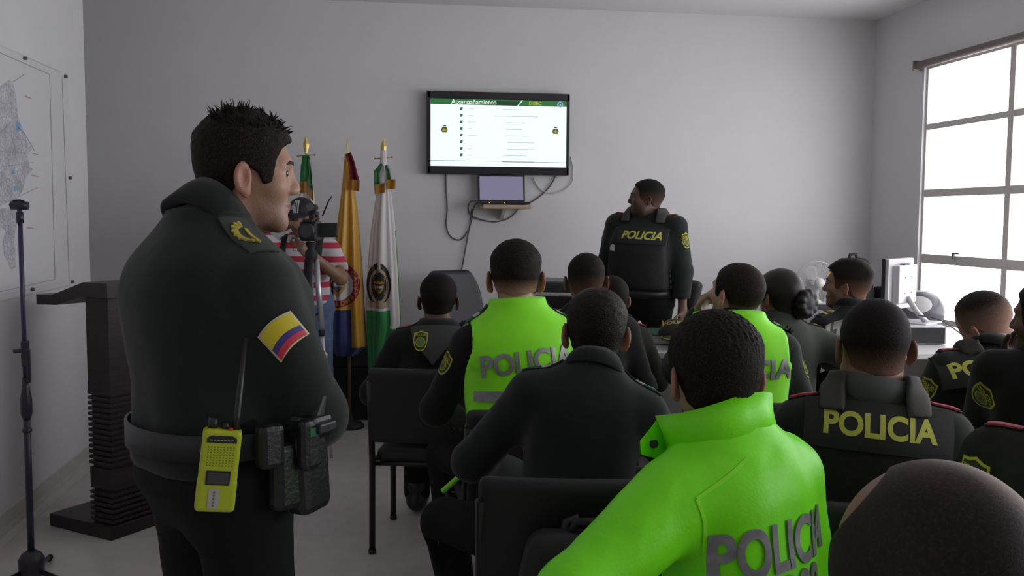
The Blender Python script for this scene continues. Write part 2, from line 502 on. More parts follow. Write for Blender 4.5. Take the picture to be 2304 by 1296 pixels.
def hairline(y, o):
    zl = list(ZL_Z)
    up = o.get('nape', 0.0); zl[0] += up; zl[1] += up; zl[2] += up
    fr = o.get('front', 0.0)
    for i in (9, 10, 11, 12): zl[i] += fr
    sb = o.get('sideburn', 0.0); zl[7] += sb; zl[8] += sb
    sh = np.shape(y); return np.interp(np.ravel(y), ZL_Y, zl).reshape(sh)

def spike_mesh(mb, p, d, L, r, bend):
    p = Vector(p); d = Vector(d).normalized(); mid = p+d*L*.55+Vector(bend)*.4; end = p+d*L+Vector(bend)
    mb.tube([p-d*.004, p+d*L*.25, mid, end], [r, r*.85, r*.55, r*.08], None, 5, False)

# ------------------------------------------------------------------ hands
def hand_prims(W, fw, pn, side, curl=0.5, s=1.0, spread=0.10):
    """W wrist, fw direction of the fingers, pn palm normal (the way the palm faces), side +1 right / -1 left: thumb side = fw x pn * side"""
    W = np.array(W, float); fw = np.array(fw, float); fw /= np.linalg.norm(fw); pn = np.array(pn, float); pn -= fw*(pn@fw); pn /= np.linalg.norm(pn)
    th = np.cross(fw, pn)*side; out = []
    Rm = np.array([th, fw, -pn]).T
    out.append((ell(W+fw*.045*s, (.040*s, .054*s, .017*s), Rm), .012))
    out.append((cap(W-fw*.01*s, W+fw*.02*s, .026*s, .024*s), .02))
    lens = [(.044, .027, .021), (.049, .031, .022), (.045, .029, .021), (.035, .022, .018)]
    for i in range(4):
        x = (.027-.018*i)*s; p = W+fw*(.086-.004*abs(i-1.2))*s+th*x-fw*.006*(i == 3)*s
        d = fw+th*(spread*(1.5-i)); d /= np.linalg.norm(d); ang = curl*(0.8+.12*i); r = (.0088, .0092, .0088, .0078)[i]*s
        for j, l in enumerate(lens[i]):
            a = ang*(1.0, 1.15, .8)[j]
            d = d*math.cos(a)+pn*math.sin(a); d /= np.linalg.norm(d); q = p+d*l*s
            out.append((cap(p, q, r*(1-.06*j), r*(1-.06*(j+1))), .004 if j else .008)); p = q
    p = W+fw*.022*s+th*.028*s+pn*.006*s; d = fw*.65+th*.75+pn*.25; d /= np.linalg.norm(d)
    for j, l in enumerate((.040, .031, .026)):
        q = p+d*l*s; out.append((cap(p, q, (.0125-.0015*j)*s, (.011-.0012*j)*s), .012 if j == 0 else .004)); p = q
        d = d*math.cos(curl*.45)+(fw*.6+pn*.6-th*.5)*math.sin(curl*.45); d /= np.linalg.norm(d)
    return out

def ik(S, W, l1, l2, pole):
    S, W, pole = (np.array(a, float) for a in (S, W, pole)); u = W-S; d = np.linalg.norm(u)
    u /= d
    if d > (l1+l2)*.995: W = S+u*(l1+l2)*.995; d = (l1+l2)*.995
    a = (l1*l1-l2*l2+d*d)/(2*d); h = math.sqrt(max(l1*l1-a*a, 0))
    p = pole-u*(pole@u); p /= np.linalg.norm(p)
    return S+u*a+p*h, W

# ------------------------------------------------------------------ people
SKIN = dict(tan=(.40, .225, .155), brown=(.25, .135, .085), dark=(.120, .062, .042), light=(.52, .31, .235))
def skinm(k): return mat('skin_'+k, SKIN[k], rough=.48, noise=.10, nscale=35, bump=.12, bscale=220, tint=True, spec=.4)
DP = [0, 0, .5, 1, 1.2, 1.2, .9, .5, 0, 0]
FR = [-.22, -.05, .15, .35, .55, .72, .84, .93, 1.0, 1.06]
RX = [.150, .168, .156, .148, .156, .166, .160, .118, .080, .058]
RY = [.105, .122, .114, .108, .114, .118, .104, .082, .064, .055]
CY = [-.010, -.012, 0, .006, .006, 0, -.008, -.014, -.014, -.010]

def seatflat(V):
    V = V.copy(); m_ = (V[:, 1] < .27) & (V[:, 2] > .33) & (V[:, 2] < .466); V[m_, 2] = .466; return V

def person(label, head, depth, yaw, lean=8, side=0, hyaw=None, hpitch=0, hroll=0, stand=False, stature=1.70, w=1.0, belly=0.0, hs=1.0,
           hd=None, hair=None, skin='tan', shirt=None, trousers=None, arms=(None, None), legs=None, short=False, cloth=.014, fold=(.006, 16), h=None,
           crown=True, face=False, res=1.0, seed=1, group='seated police officers', hunch=0.0, nofold_trousers=False, arm_k=1.0, name='person', hres=None, sh=.80, deep=1.0):
    hd = dict(hd or {}); hair = dict(hair or {}); yr = R(yaw); hyaw = yaw if hyaw is None else hyaw
    Rt = rotx(R(-lean))@roty(R(side)); Rz = rotz(yr)
    Rh = rotz(R(hyaw-yaw))@rotx(R(hpitch))@roty(R(hroll))
    cyp = head[1]+(.115*hs*FPX/depth if crown else 0)
    HW = at(head[0], cyp, depth)
    zp = .54*stature+.02 if stand else .555
    nv = rotx(R(-lean*.45-hunch*14))@roty(R(side*.5))@np.array([0, .024+.03*hunch, .118])*hs
    L = (HW[2]-zp-nv[2]-Rt[2, 1]*(-.012))/Rt[2, 2]
    P = np.array([0, 0, zp]); N = P+Rt@np.array([0, -.012, L]); Hc = N+nv
    rootxy = HW-Rz@np.array([Hc[0], Hc[1], 0])
    root = thing(name, label, 'person', (rootxy[0], rootxy[1], 0), yr, group)
    T = lambda x, y, f: P+Rt@np.array([x, y, f*L])
    S = [T(.170*w, -.006, sh), T(-.170*w, -.006, sh)]       # right, left
    ARM = (.285*arm_k, .255*arm_k)
    E, W, AH = [], [], []
    for i, sg in ((0, 1), (1, -1)):
        a = arms[i] or {}
        if stand: wr = a.get('wrist', (sg*.265*w, .04, .80*stature/1.7)); pole = a.get('pole', (sg*.3, -1, 0)); fw = (sg*.02, .15, -1); pn = (-sg, .1, 0)
        else: wr = a.get('wrist', (sg*.13, .33, .66)); pole = a.get('pole', (sg*.75, -.35, -.7)); fw = (-sg*.25, .9, -.25); pn = (0, -.2, -1)
        e, wr = ik(S[i], wr, *ARM, pole); E.append(e); W.append(wr); AH.append((a.get('fw', fw), a.get('pn', pn), a.get('curl', .35)))
    lg = legs or {}
    if stand:
        H = [np.array([s*.092*w, .0, zp-.03]) for s in (1, -1)]
        K = [np.array([s*.105*w, .03, .28*stature]) for s in (1, -1)]; A = [np.array([s*.12*w, -.02, .075]) for s in (1, -1)]
    else:
        H = [np.array([s*.088*w, .02, zp-.015]) for s in (1, -1)]
        sp = lg.get('splay', (.10, .10)); fwd = lg.get('fwd', .42)
        K = [np.array([s*(.07+sp[i]), fwd-(.12 if sp[i] > .2 else 0), .50]) for i, s in ((0, 1), (1, -1))]
        ft = lg.get('foot', .0); A = [np.array([s*(.07+sp[i]*.8), fwd-.06+ft, .085]) for i, s in ((0, 1), (1, -1))]
    bl = np.array([0, .3, .9, 1, .8, .4, .1, 0, 0, 0])*belly

    def torso(c, f0=0):
        return stack(P, Rt, np.array(FR[f0:])*L, [(r*w+c) if f < .9 else r*(.5+.5*w)+c for r, f in zip(RX, FR)][f0:], [r*(1+(deep-1)*dp)+b*.7+c for r, b, dp in zip(RY, bl, DP)][f0:],
                     [0]*len(FR[f0:]), [c_+b*.5 for c_, b in zip(CY, bl)][f0:])
    def traps(F, r, k=.05):
        for i in (0, 1):
            F.add(cap(N+Rt@np.array([0, -.012, -.02]), S[i]+Rt@np.array([0, -.004, .008]), r, r*1.02), k)
    def arm(F, i, ru, re, rf, rw, k=.035, hand=False, stop=1.0):
        F.add(cap(S[i], E[i], ru, re), k*1.3)
        F.add(cap(E[i], E[i]+(W[i]-E[i])*stop, rf, rf+(rw-rf)*stop), k*.8)
    pts = np.array([P, N, Hc, *S, *E, *W, *H, *K, *A])
    lo, hi = pts.min(0)-.24, pts.max(0)+.24; lo[2] = 0.0
    hh = h or max(.0075, .0032*depth)*res; hf = hres or max(.0026, .0016*depth)*res
    # ---- body
    hb = min(hh*1.25, .014); rr = .125*hs
    fine = tuple((Hc[i]-rr, Hc[i]+rr, hf*1.15) for i in range(3))
    F = Field(lo, hi, hb, fine)
    F.add(torso(-.014)); traps(F, .026)
    for i in (0, 1):
        arm(F, i, .050, .040, .040, .026)
        F.add(cap(H[i], K[i], .072, .054), .04); F.add(cap(K[i], A[i], .048, .038), .03)
        F.add(cap(A[i]+np.array([0, -.02, -.03]), A[i]+np.array([0, .14, -.045]), .032, .028), .03)
        sg = (1, -1)[i]
        for pr, k in hand_prims(W[i], *AH[i][:2], sg, AH[i][2]): F.add(pr, k)
    F.add(cap(Hc+Rh@np.array([0, -.026, -.055])*hs, N+Rt@np.array([0, -.004, -.03]), .055*hs*(1.1 if hd.get('fat') else 1), .060*hs), .035)
    def headf(x, y, z):
        q = loc(Rh, Hc, x, y, z); q = [a/hs for a in q]
        d = skull(*q, hd)
        if face: d = facial(*q, hd, d)
        d = ears(*q, hd, d)
        return d*hs
    F.add((Hc-.16*hs, Hc+.16*hs, headf), .02)
    V, Q = F.nets(); V = relax(V, Q, 1, .3)
    if not stand: V = seatflat(V)
    q = ((V-Hc)@Rh)/hs
    tint = np.ones((len(V), 3))
    if face:
        lip = np.exp(-((q[:, 0]/.024)**4+((q[:, 1]-.09)/.016)**2+((q[:, 2]+.063)/.011)**4))
        tint *= 1-lip[:, None]*np.array([.05, .34, .34])
        br = np.clip((-.040-q[:, 2])/.02, 0, 1)*np.clip((q[:, 1]+.0)/.03, 0, 1)*np.clip((.135+q[:, 2])/.03, 0, 1)*hd.get('stubble', .25)
        tint *= 1-br[:, None]*np.array([.9, .8, .7])
    er = np.clip((np.abs(q[:, 0])-.079)/.008, 0, 1)*(np.abs(q[:, 2]) < .045)*(np.abs(q[:, 1]+.01) < .04)
    tint *= 1-er[:, None]*np.array([.0, .16, .16])
    body = mesh('body', V, Q, skinm(skin), root, {'tint': tint}); bodyb = bvh_of(V, Q)
    # ---- hair
    hc = hair.get('color', (.012, .009, .008))
    if hair.get('on', True):
        hx = hf*.9
        G = Field((-.115, -.155, -.115), (.115, .135, .165), hx); x, y, z = G.xyz()
        D = skull(x, y, z, hd)
        D = smin(D, l_cap(x, y, z, (0, -.028, -.05), (0, -.05, -.14), .054), .03)
        tt, ts = hair.get('top', .010), hair.get('sides', .005)
        s = np.clip((z-hair.get('z0', .02))/hair.get('zr', .06), 0, 1); s = s*s*(3-2*s)
        if 'ridge' in hair: s = s*np.clip(1-(np.abs(x)-hair['ridge'])/.03, 0, 1)
        t = ts+(tt-ts)*s+0*y
        if hair.get('curl'):
            pp = np.stack(np.broadcast_arrays(x, y, z), -1).reshape(-1, 3)
            near = np.abs(D.ravel()) < .05; wv = np.zeros(len(pp)); wv[near] = waves(pp[near], seed+9, hair.get('cf', 420), n=6, warp=1.0)
            t = t+hair['curl']*wv.reshape(D.shape)*(.35+.65*s)
        reg = hairline(y, hair)-z
        if hair.get('recede'):
            reg = smax(reg, -l_ell(np.abs(x), y, z, (.052, .070, .085), (.035, .045+hair['recede'], .05)), .01)
        reg = reg+0*x
        G.D = smax(D-t, np.broadcast_to(reg, D.shape), .005)
        HV, HQ = G.nets(); HV = relax(HV, HQ, 1, .3)
        f0, f1 = hair.get('fade', (-.2, -.19))
        cover = np.clip((HV[:, 2]-f0)/(f1-f0), 0, 1)
        cover = cover*hair.get('dense', 1.0)
        if 'thin' in hair: cover = hair['thin'](HV, cover)
        extra = []
        HW2 = HV*hs@Rh.T+Hc
        hm = mixmat('hair_%s_%s' % (skin, hair.get('id', 'a')), tuple(c*.85 for c in SKIN[skin]), hc, rough=hair.get('rough', .62), bump=hair.get('bump', .5), bscale=hair.get('bs', 420), spec=hair.get('spec', .10))
        ho = mesh('hair', HW2, HQ, hm, root, {'cover': cover})
        if hair.get('spikes'):
            mb = MB(); rg = random.Random(seed+3); nn = vnormals(HV, HQ)
            cand = [i for i in range(len(HV)) if HV[i, 2] > .088-.25*max(0, HV[i, 1]-.06) and -.075 < HV[i, 1] < .095]
            for i in rg.sample(cand, min(len(cand), hair['spikes'])):
                p = HV[i]; d = nn[i]*.8+np.array([rg.uniform(-.3, .3), -.15+rg.uniform(-.5, .5), .5])
                if p[1] > .05: d = nn[i]*.4+np.array([0, .8, .25])
                spike_mesh(mb, Hc+Rh@p*hs, Rh@d, rg.uniform(.006, .017)*(1.25 if p[1] < -.02 else 1), rg.uniform(.0012, .0024), Rh@np.array([rg.uniform(-.004, .004), rg.uniform(-.006, .003), 0]))
            so = mb.build('hair_tuft', hm, ho)
            a_ = so.data.attributes.new('cover', 'FLOAT', 'POINT'); a_.data.foreach_set('value', np.ones(len(so.data.vertices), np.float32))
    if face:
        for sg in (1, -1):
            mb = MB(); M = Matrix.Translation(Hc+Rh@np.array([sg*.032, .0735*hd.get('hl', 1.0), .004])*hs)@Matrix(Rh.tolist()).to_4x4()@Matrix.Rotation(-PI/2, 4, 'X')
            rr_ = .0125*hs; pr = [(rr_*math.sin(PI*i/12), -rr_*math.cos(PI*i/12)) for i in range(1, 12)]
            mb.lathe(pr[:8], mat('eye_white', (.30, .26, .24), .5), 16, M)
            mb.lathe([(r_+.0002, z_) for r_, z_ in pr[7:]], mat('eye_iris', (.015, .009, .006), .12), 16, M); mb.build('eye', None, root)
            bw = [(-.019, -.002), (.0, .001), (.020, -.004), (.019, .0), (.004, .0065), (-.018, .005)]
            bw = [(sg*a, b) for a, b in bw]
            lay('eyebrow', [(poly2d(bw), mat('brow_hair', (.012, .009, .007), .8), .001)], Hc+Rh@np.array([sg*.030, .0, .023])*hs, Rh[:, 0], Rh[:, 2], Rh[:, 1], bodyb, root, .005, .2)
    # ---- shirt
    info = dict(by=.122+belly*.45, root=root, P=P, Rt=Rt, L=L, N=N, S=S, E=E, W=W, Hc=Hc, Rh=Rh, hs=hs, w=w, T=T, K=K, A=A, H=H, bodyb=bodyb, Rz=Rz, body=body, ry=lambda f: float(np.interp(f, FR, RY)), seed=seed, depth=depth)
    if shirt is not None:
        lo2 = np.min([P-.3, N-.2, *[s_-.13 for s_ in S], *[e-.12 for e in E], *[w_-.1 for w_ in W]], axis=0); hi2 = np.max([P+.3, N+.16, *[s_+.13 for s_ in S], *[e+.12 for e in E], *[w_+.1 for w_ in W]], axis=0)
        lo2[2] = max(lo2[2], zp-.16)
        if stand: lo2[2] = zp-.02
        F = Field(lo2, hi2, hh); c = cloth
        F.add(torso(c)); traps(F, .032+c*.7)
        info['torsoF'] = F.copy()
        for i in (0, 1):
            if short: 
                F.add(cap(S[i], S[i]+(E[i]-S[i])*.72, .056+c, .058+c), .04)
            else: arm(F, i, .053+c, .046+c, .046+c, .033+c*.8, hand=False)
        if short:
            for i in (0, 1):
                u = (E[i]-S[i])/np.linalg.norm(E[i]-S[i]); Rm = np.array([np.cross(u, [0, .3, 1.]), np.cross(u, np.cross(u, [0, .3, 1.])), u]).T
                Rm = Rm/np.linalg.norm(Rm, axis=0)
                F.cut(rbox(S[i]+(E[i]-S[i])*.72+u*.1, (.1, .1, .1), Rm, .005), .006)
        # open neck
        F.cut(cap(N+Rt@np.array([0, .01, .02]), Hc, .055*hs, .05*hs), .012)
        if stand:
            x, y, z = F.xyz(); F.D = smax(F.D, (zp+.0-z)+0*x+0*y, .01)
        info['shirtF'] = F
        V, Q = F.nets(); V = folds(V, Q, seed, fold[0], fold[1], (1, 1, .75))
        if len(fold) > 2: V = folds(V, Q, seed+5, fold[2], fold[3], (1, 1, .6))
        V = relax(V, Q, 1, .25)
        if not stand: V = seatflat(V)
        info['shirt'] = mesh('shirt', V, Q, shirt, root); info['shirtb'] = bvh_of(V, Q)
    # ---- trousers and shoes
    if trousers is not None:
        lo3 = np.min([P-.28, *[k_-.14 for k_ in K], *[a_-.12 for a_ in A]], axis=0); hi3 = np.max([P+.26, *[k_+.14 for k_ in K], *[a_+.12 for a_ in A]], axis=0)
        lo3[2] = .05
        F = Field(lo3, hi3, max(hh*1.1, .009))
        F.add(stack(P, Rt if not stand else np.eye(3), [-.13, -.04, .06, .12], [.12*w, .176*w, .172*w, .163*w], [.09, .128+belly*.3, .125+belly*.5, .118+belly*.6], [0]*4, [0, -.012, -.005, belly*.3]), .05)
        for i in (0, 1):
            F.add(cap(H[i], K[i], .095*(.6+.4*w), .072), .05); F.add(cap(K[i], A[i]+np.array([0, 0, .0]), .066, .062), .03)
        x, y, z = F.xyz(); F.D = smax(F.D, (.07-z)+0*x+0*y, .005)
        V, Q = F.nets(); V = folds(V, Q, seed+7, fold[0]*.9, fold[1]*1.1, (1, 1, .8)); V = relax(V, Q, 1, .25)
        V[:, 2] = np.maximum(V[:, 2], .055)
        if not stand: V = seatflat(V)
        info['trousers'] = mesh('trousers', V, Q, trousers, root); info['trb'] = bvh_of(V, Q)
        for i in (0, 1):
            F = Field(A[i]-np.array([.09, .14, .09]), A[i]+np.array([.09, .26, .08]), .009)
            F.add(cap(A[i]+np.array([0, -.025, -.025]), A[i]+np.array([0, .15, -.042]), .048, .040), .03); F.add(cap(A[i]+np.array([0, -.01, .05]), A[i], .052, .05), .03)
            x, y, z = F.xyz(); F.D = smax(F.D, (.004-z)+0*x+0*y, .004)
            V, Q = F.nets(); mesh('boot', V, Q, mat('boot_leather', (.012, .012, .012), .4), root)
    return info

def collar(p, m, h=.042, r=.070, flare=.014, name='collar', gap=16, tilt=None, drop=.012, back=.0):
    N, Hc, Rt = p['N'], p['Hc'], p['Rt']
    ax = (Hc+p['Rh']@np.array([0, -.03, -.08])*p['hs'])-N; ax = ax/np.linalg.norm(ax)*.6+Rt[:, 2]*.4; ax /= np.linalg.norm(ax)
    fw = Rt[:, 1]-ax*(ax@Rt[:, 1]); fw /= np.linalg.norm(fw); rt = np.cross(fw, ax)
    o = N+Rt@np.array([0, .004+back, .004]); rows = []; k = 36; s = p['hs']
    for i in range(k+1):
        a = R(90+gap)+R(360-2*gap)*i/k; bk = .5-.5*math.sin(a); hh = h*(.62+.38*bk)
        prof = [(r-.006, -.012), (r-.007, hh*.5), (r-.005, hh), (r+.001, hh+.004), (r+flare*.5, hh*.55), (r+flare, -drop), (r+flare-.004, -drop-.002), (r, -drop*.5)]
        rows.append([o+(rt*math.cos(a)+fw*math.sin(a))*rr*s+ax*z_*s for rr, z_ in prof])
    mb = MB(); mb.grid(rows, m, True, True)
    return mb.build(name, m, p['root'])

def epaulette(p, i, layers, size=(.105, .048), along=.30, name='epaulette'):
    a, b = p['N'], p['S'][i]; O = a+(b-a)*(along+.28); U = (b-a); U = U-p['Rt'][:, 2]*(U@p['Rt'][:, 2])*.0
    up = p['Rt'][:, 2]; U = U/np.linalg.norm(U); Nn = up-U*(up@U); Nn /= np.linalg.norm(Nn); Vv = np.cross(Nn, U)
    L_ = [(shift(sh, 0, 0), m, off) for sh, m, off in layers]
    return lay(name, L_, O+Nn*.0, U, Vv, Nn, p.get('topb') or p['shirtb'], p['root'], .012, .12, thick=.004)
def arm_patch(p, i, size=.075, t=.36, turn=0.0, name='sleeve_patch', text=True, tilt=0.0):
    S, E = p['S'][i], p['E'][i]; V_ = (S-E)/np.linalg.norm(S-E); sg = (1, -1)[i]
    n0 = p['Rt'][:, 0]*sg*math.cos(turn)-p['Rt'][:, 1]*math.sin(turn); Nn = n0-V_*(n0@V_); Nn /= np.linalg.norm(Nn); U = np.cross(V_, Nn)
    if tilt: U, V_ = U*math.cos(tilt)+V_*math.sin(tilt), V_*math.cos(tilt)-U*math.sin(tilt)
    O = S+(E-S)*t; s = size
    shp = shield(s*.82, s*1.15); inner = [(x*.86, y*.87) for x, y in shp]; inner2 = [(x*.80, y*.81) for x, y in shp]
    g = mat('patch_green', (.025, .045, .018), .8); yv = mat('patch_yellow', (.50, .47, .035), .7); em = mat('patch_emblem', (.10, .19, .045), .7)
    Ls = [(poly2d(shp), yv, .001), (poly2d(inner), g, .0022), (shift(ell2d(s*.25, s*.25), 0, -s*.12), yv, .003), (shift(ell2d(s*.215, s*.215), 0, -s*.12), em, .0036)]
    if text:
        Ls += [(shift(text2d('POLICIA', s*.17, .02), 0, s*.29), yv, .0034), (shift(text2d('NACIONAL', s*.13, .02), 0, s*.17), yv, .0034),
               (shift(poly2d([(-s*.06, -s*.1), (0, -s*.16), (s*.06, -s*.1), (s*.05, s*.06), (-s*.05, s*.06)]), 0, -s*.1), mat('patch_red', (.25, .05, .03), .7), .0044)]
    return lay(name, Ls, O, U, V_, Nn, p['shirtb'], p['root'], .014, .16, thick=.0008)

def tactical_vest(p, m, strapm, name='tactical_vest', wide=.165, top=.80, bot=.05, puff=.022, sbot=.90):
    F = p['torsoF'].copy(); x, y, z = F.xyz(); L, w = p['L'], p['w']
    qx, qy, qz = loc(p['Rt'], p['P'], x, y, z); ax = np.abs(qx)
    reg = np.maximum(np.maximum(ax-wide*w-.02*np.clip((.55*L-qz)/.2, -1, 1), qz-top*L), bot*L-qz)
    F.D = smax(F.D-puff, reg, .014)
    V, Q = F.nets(); V = folds(V, Q, p['seed']+21, .0025, 22); V = relax(V, Q, 2, .35)
    o = mesh(name, V, Q, m, p['root']); p['vestb'] = bvh_of(V, Q); p['vest'] = o
    for sg in (1, -1):
        G = p['torsoF'].copy(); reg = np.maximum(np.maximum(np.abs(qx-sg*.098*w)-.030, sbot*L-qz), qz-1.2*L)
        G.D = smax(G.D-puff-.007, reg, .008)
        G.D = smax(G.D, -(p['torsoF'].D-.004), .004)
        V, Q = G.nets(); V = relax(V, Q, 2, .35); mesh('shoulder_strap', V, Q, strapm, o)
    return o

def hivis_vest(p, m, name='safety_vest', puff=.019, bot=.12):
    F = p['torsoF'].copy(); x, y, z = F.xyz(); L, w = p['L'], p['w']
    qx, qy, qz = loc(p['Rt'], p['P'], x, y, z); ax = np.abs(qx)
    # half width: wide at the chest, cut in at the arm holes
    lim = np.interp(np.ravel(qz/L), [0, .3, .5, .62, .8, .92, 1.05], [.22, .22, .215, .196, .172, .172, .165]).reshape(qz.shape)*w
    reg = np.maximum(ax-lim, bot*L-qz)
    neck = nrm(qx, (qy-.03)*.75, (qz-1.03*L)*1.0)-.078
    inner = np.minimum(p['torsoF'].D, np.where((qz > .72*L) & (qy < .10), p['shirtF'].D, .4))
    F.D = smax(smax(smin(F.D-puff, np.where((qz > .66*L) & (qy < .10), p['shirtF'].D-.013, .4), .03), reg, .006), -neck, .006)
    F.D = smax(F.D, -(inner-.002), .003)
    V, Q = F.nets(); V = folds(V, Q, p['seed']+31, .0045, 17, (1, 1, .7)); V = relax(V, Q, 2, .3)
    o = mesh(name, V, Q, m, p['root']); p['vestb'] = bvh_of(V, Q); p['vest'] = o
    return o

def back_text(p, s, m, f, size, dx=0.0, rot=0.0, front=False, panel=None, wide=1.0, name='lettering', bold=.02, parent=None, b=None, panel_h=.09, panel_w=.27, shear=0.0, thick=.0018):
    O = p['T'](dx, 0, f); sg = -1 if front else 1
    U = p['Rt'][:, 0]*sg; V_ = p['Rt'][:, 2]; Nn = -p['Rt'][:, 1]*sg
    U, V_ = U*math.cos(rot)+V_*math.sin(rot), V_*math.cos(rot)-U*math.sin(rot)
    b = b or p.get('vestb') or p['shirtb']; par = parent or p.get('vest') or p.get('shirt')
    if panel:
        lay('name_panel', [(rect2d(panel_w, panel_h), panel, -.012)], O, U, V_, Nn, b, par, .02, .4, thick=.016, fit=True)
    t = text2d(s, size, bold, shear=shear); t = ([(x*wide, y) for x, y in t[0]], t[1])
    return lay(name, [(t, m, .0030)], O, U, V_, Nn, b, par, .012, .4, thick=thick, fit=(-panel_w/2, panel_w/2, -panel_h/2, panel_h/2) if panel else False)

# ------------------------------------------------------------------ the room
XL, YC, YB, XR, ZC, YR = -1.68, 5.78, 6.9, 3.782, 2.97, -3.6
wallm = mat('wall_paint', (.70, .69, .70), .75, noise=.02, nscale=3, bump=.05, bscale=180)
ceilm = mat('ceiling_paint', (.72, .71, .71), .85, noise=.02, nscale=2)
floorm = mat('vinyl_floor', (.60, .545, .525), .38, noise=.07, nscale=9, bump=.03, bscale=30, spec=.4)
coved = mat('cove_base', (.55, .50, .48), .5, noise=.05, nscale=12)
def slab(name, a, b, m):
    a, b = Vector(a), Vector(b); mb = MB(); mb.box((a+b)/2, b-a, m); return struct(mb.build(name))
slab('floor', (-3.4, YR-.2, -.12), (XR+.2, YB+.2, 0), floorm)
slab('ceiling', (-3.4, YR-.2, ZC), (XR+.2, YB+.2, ZC+.12), ceilm)
slab('wall_back', (-3.4, YB, 0), (XR+.2, YB+.15, ZC), wallm)
slab('wall_left', (XL-.3, YR, 0), (XL, YC, ZC), wallm)
slab('wall_recess', (-3.4, 4.6, 0), (-3.25, YB, ZC), wallm)
slab('wall_return', (-3.4, YC-.2, 0), (XL-.29, YC-.02, ZC), wallm)
slab('wall_rear', (XL-.3, YR-.15, 0), (XR+.2, YR, ZC), wallm)
WZ0, WZ1, WY0, WY1 = .735, 2.53, -.969, 6.215
mb = MB()
for a, b in (((XR, YR, 0), (XR+.16, YB, WZ0)), ((XR, YR, WZ1), (XR+.16, YB, ZC)), ((XR, WY1, WZ0), (XR+.16, YB, WZ1)), ((XR, YR, WZ0), (XR+.16, WY0, WZ1))):
    a, b = Vector(a), Vector(b); mb.box((a+b)/2, b-a, wallm)
struct(mb.build('wall_right'))
# coved skirting
def skirt(name, p0, p1, n):
    p0, p1, n = Vector(p0), Vector(p1), Vector(n); prof = [(0, .115), (.006, .112), (.010, .05), (.018, .022), (.045, .002), (.045, 0), (0, 0)]
    mb = MB(); d = (p1-p0)
    mb.grid([[p0+n*u+Vector((0, 0, z)) for u, z in prof], [p1+n*u+Vector((0, 0, z)) for u, z in prof]], coved, False, True)
    return struct(mb.build(name))
skirt('baseboard_left', (XL, YR, 0), (XL, YC, 0), (1, 0, 0))
skirt('baseboard_back', (XR, YB, 0), (-3.2, YB, 0), (0, -1, 0))
# windows: one glazed wall of aluminium frames, in bays between posts
alu = mat('window_aluminium', (.62, .58, .55), .45, metal=.0, spec=.5)
glass = bpy.data.materials.new('window_glass'); glass.use_nodes = True
nt = glass.node_tree; nt.nodes.clear()
o_ = nt.nodes.new('ShaderNodeOutputMaterial'); t_ = nt.nodes.new('ShaderNodeBsdfTransparent'); g_ = nt.nodes.new('ShaderNodeBsdfGlossy'); x_ = nt.nodes.new('ShaderNodeMixShader')
t_.inputs['Color'].default_value = (.94, .95, .95, 1); g_.inputs['Roughness'].default_value = .02; x_.inputs[0].default_value = .05
nt.links.new(t_.outputs[0], x_.inputs[1]); nt.links.new(g_.outputs[0], x_.inputs[2]); nt.links.new(x_.outputs[0], o_.inputs[0])
nb = 8; bw = (WY1-WY0)/nb
for i in range(nb):
    y1 = WY1-bw*i; y0 = y1-bw; mb = MB()
    xc = XR+.055
    mb.box((xc, y1-.014 if i else y1-.01, (WZ0+WZ1)/2), (.07, .05 if i else .02, WZ1-WZ0), alu)
    for z, hh_ in ((WZ0+.016, .032), (1.174, .062), (1.632, .05), (2.094, .04), (WZ1-.016, .032)): mb.box((xc, (y0+y1)/2, z), (.06, bw, hh_), alu)
    w_ = struct(mb.build('window_%d' % (i+1)))
    mb = MB(); mb.box((xc+.005, (y0+y1)/2, (WZ0+WZ1)/2), (.006, bw-.02, WZ1-WZ0-.02), glass); mb.build('pane', None, w_)
    if i < 4:
        mb = MB(); zl = 1.215; yl = y1-.40
        mb.box((xc-.042, yl, zl-.012), (.012, .018, .036), mat('latch_metal', (.16, .15, .15), .4)); mb.box((xc-.05, yl-.035, zl+.008), (.010, .075, .010), MATS['latch_metal'])
        mb.build('window_latch', None, w_)
# roller tube above the glass
mb = MB(); mb.tube([(XR-.035, WY1+.035, 2.525), (XR-.035, WY0-.05, 2.525)], .026, mat('roller_beige', (.20, .165, .15), .6), 16); o = mb.build('roller_blind')
tag(o, 'rolled-up beige roller blind running along the top of the windows', 'blind')
mb = MB(); mb.box((XR-.035, WY1+.04, 2.525), (.06, .012, .07), MATS['roller_beige'], bev=.004); mb.build('bracket', None, o)

# ------------------------------------------------------------------ wall map
paper = mat('map_paper', (.685, .675, .70), .35, spec=.4)
mapo = thing('wall_map', 'large pale street map under clear panel with dark round pins on left wall', 'map', (XL, 4.6, 1.63))
XM = XL+.012
def mpt(x, y, dx=0): p = onx(x, y, XM+dx); return Vector(p)-Vector((XL, 4.6, 1.63))
mb = MB(); mb.box((XM-XL-.003, 5.435-4.6-.85, 0), (.006, 1.70, 1.13), paper); mb.build('panel', None, mapo)
ink = mat('map_ink', (.34, .33, .37), .6)
vor = bpy.data.materials.new('map_streets'); vor.use_nodes = True; nt = vor.node_tree; b = nt.nodes['Principled BSDF']; b.inputs['Roughness'].default_value = .4
tc = nt.nodes.new('ShaderNodeTexCoord'); vo = nt.nodes.new('ShaderNodeTexVoronoi'); vo.feature = 'DISTANCE_TO_EDGE'; vo.distance = 'EUCLIDEAN' if hasattr(vo, 'distance') else vo.distance; vo.inputs['Scale'].default_value = 42
cr = nt.nodes.new('ShaderNodeValToRGB'); cr.color_ramp.elements[0].position = .02; cr.color_ramp.elements[0].color = (.42, .41, .46, 1); cr.color_ramp.elements[1].position = .14; cr.color_ramp.elements[1].color = (.62, .61, .64, 1)
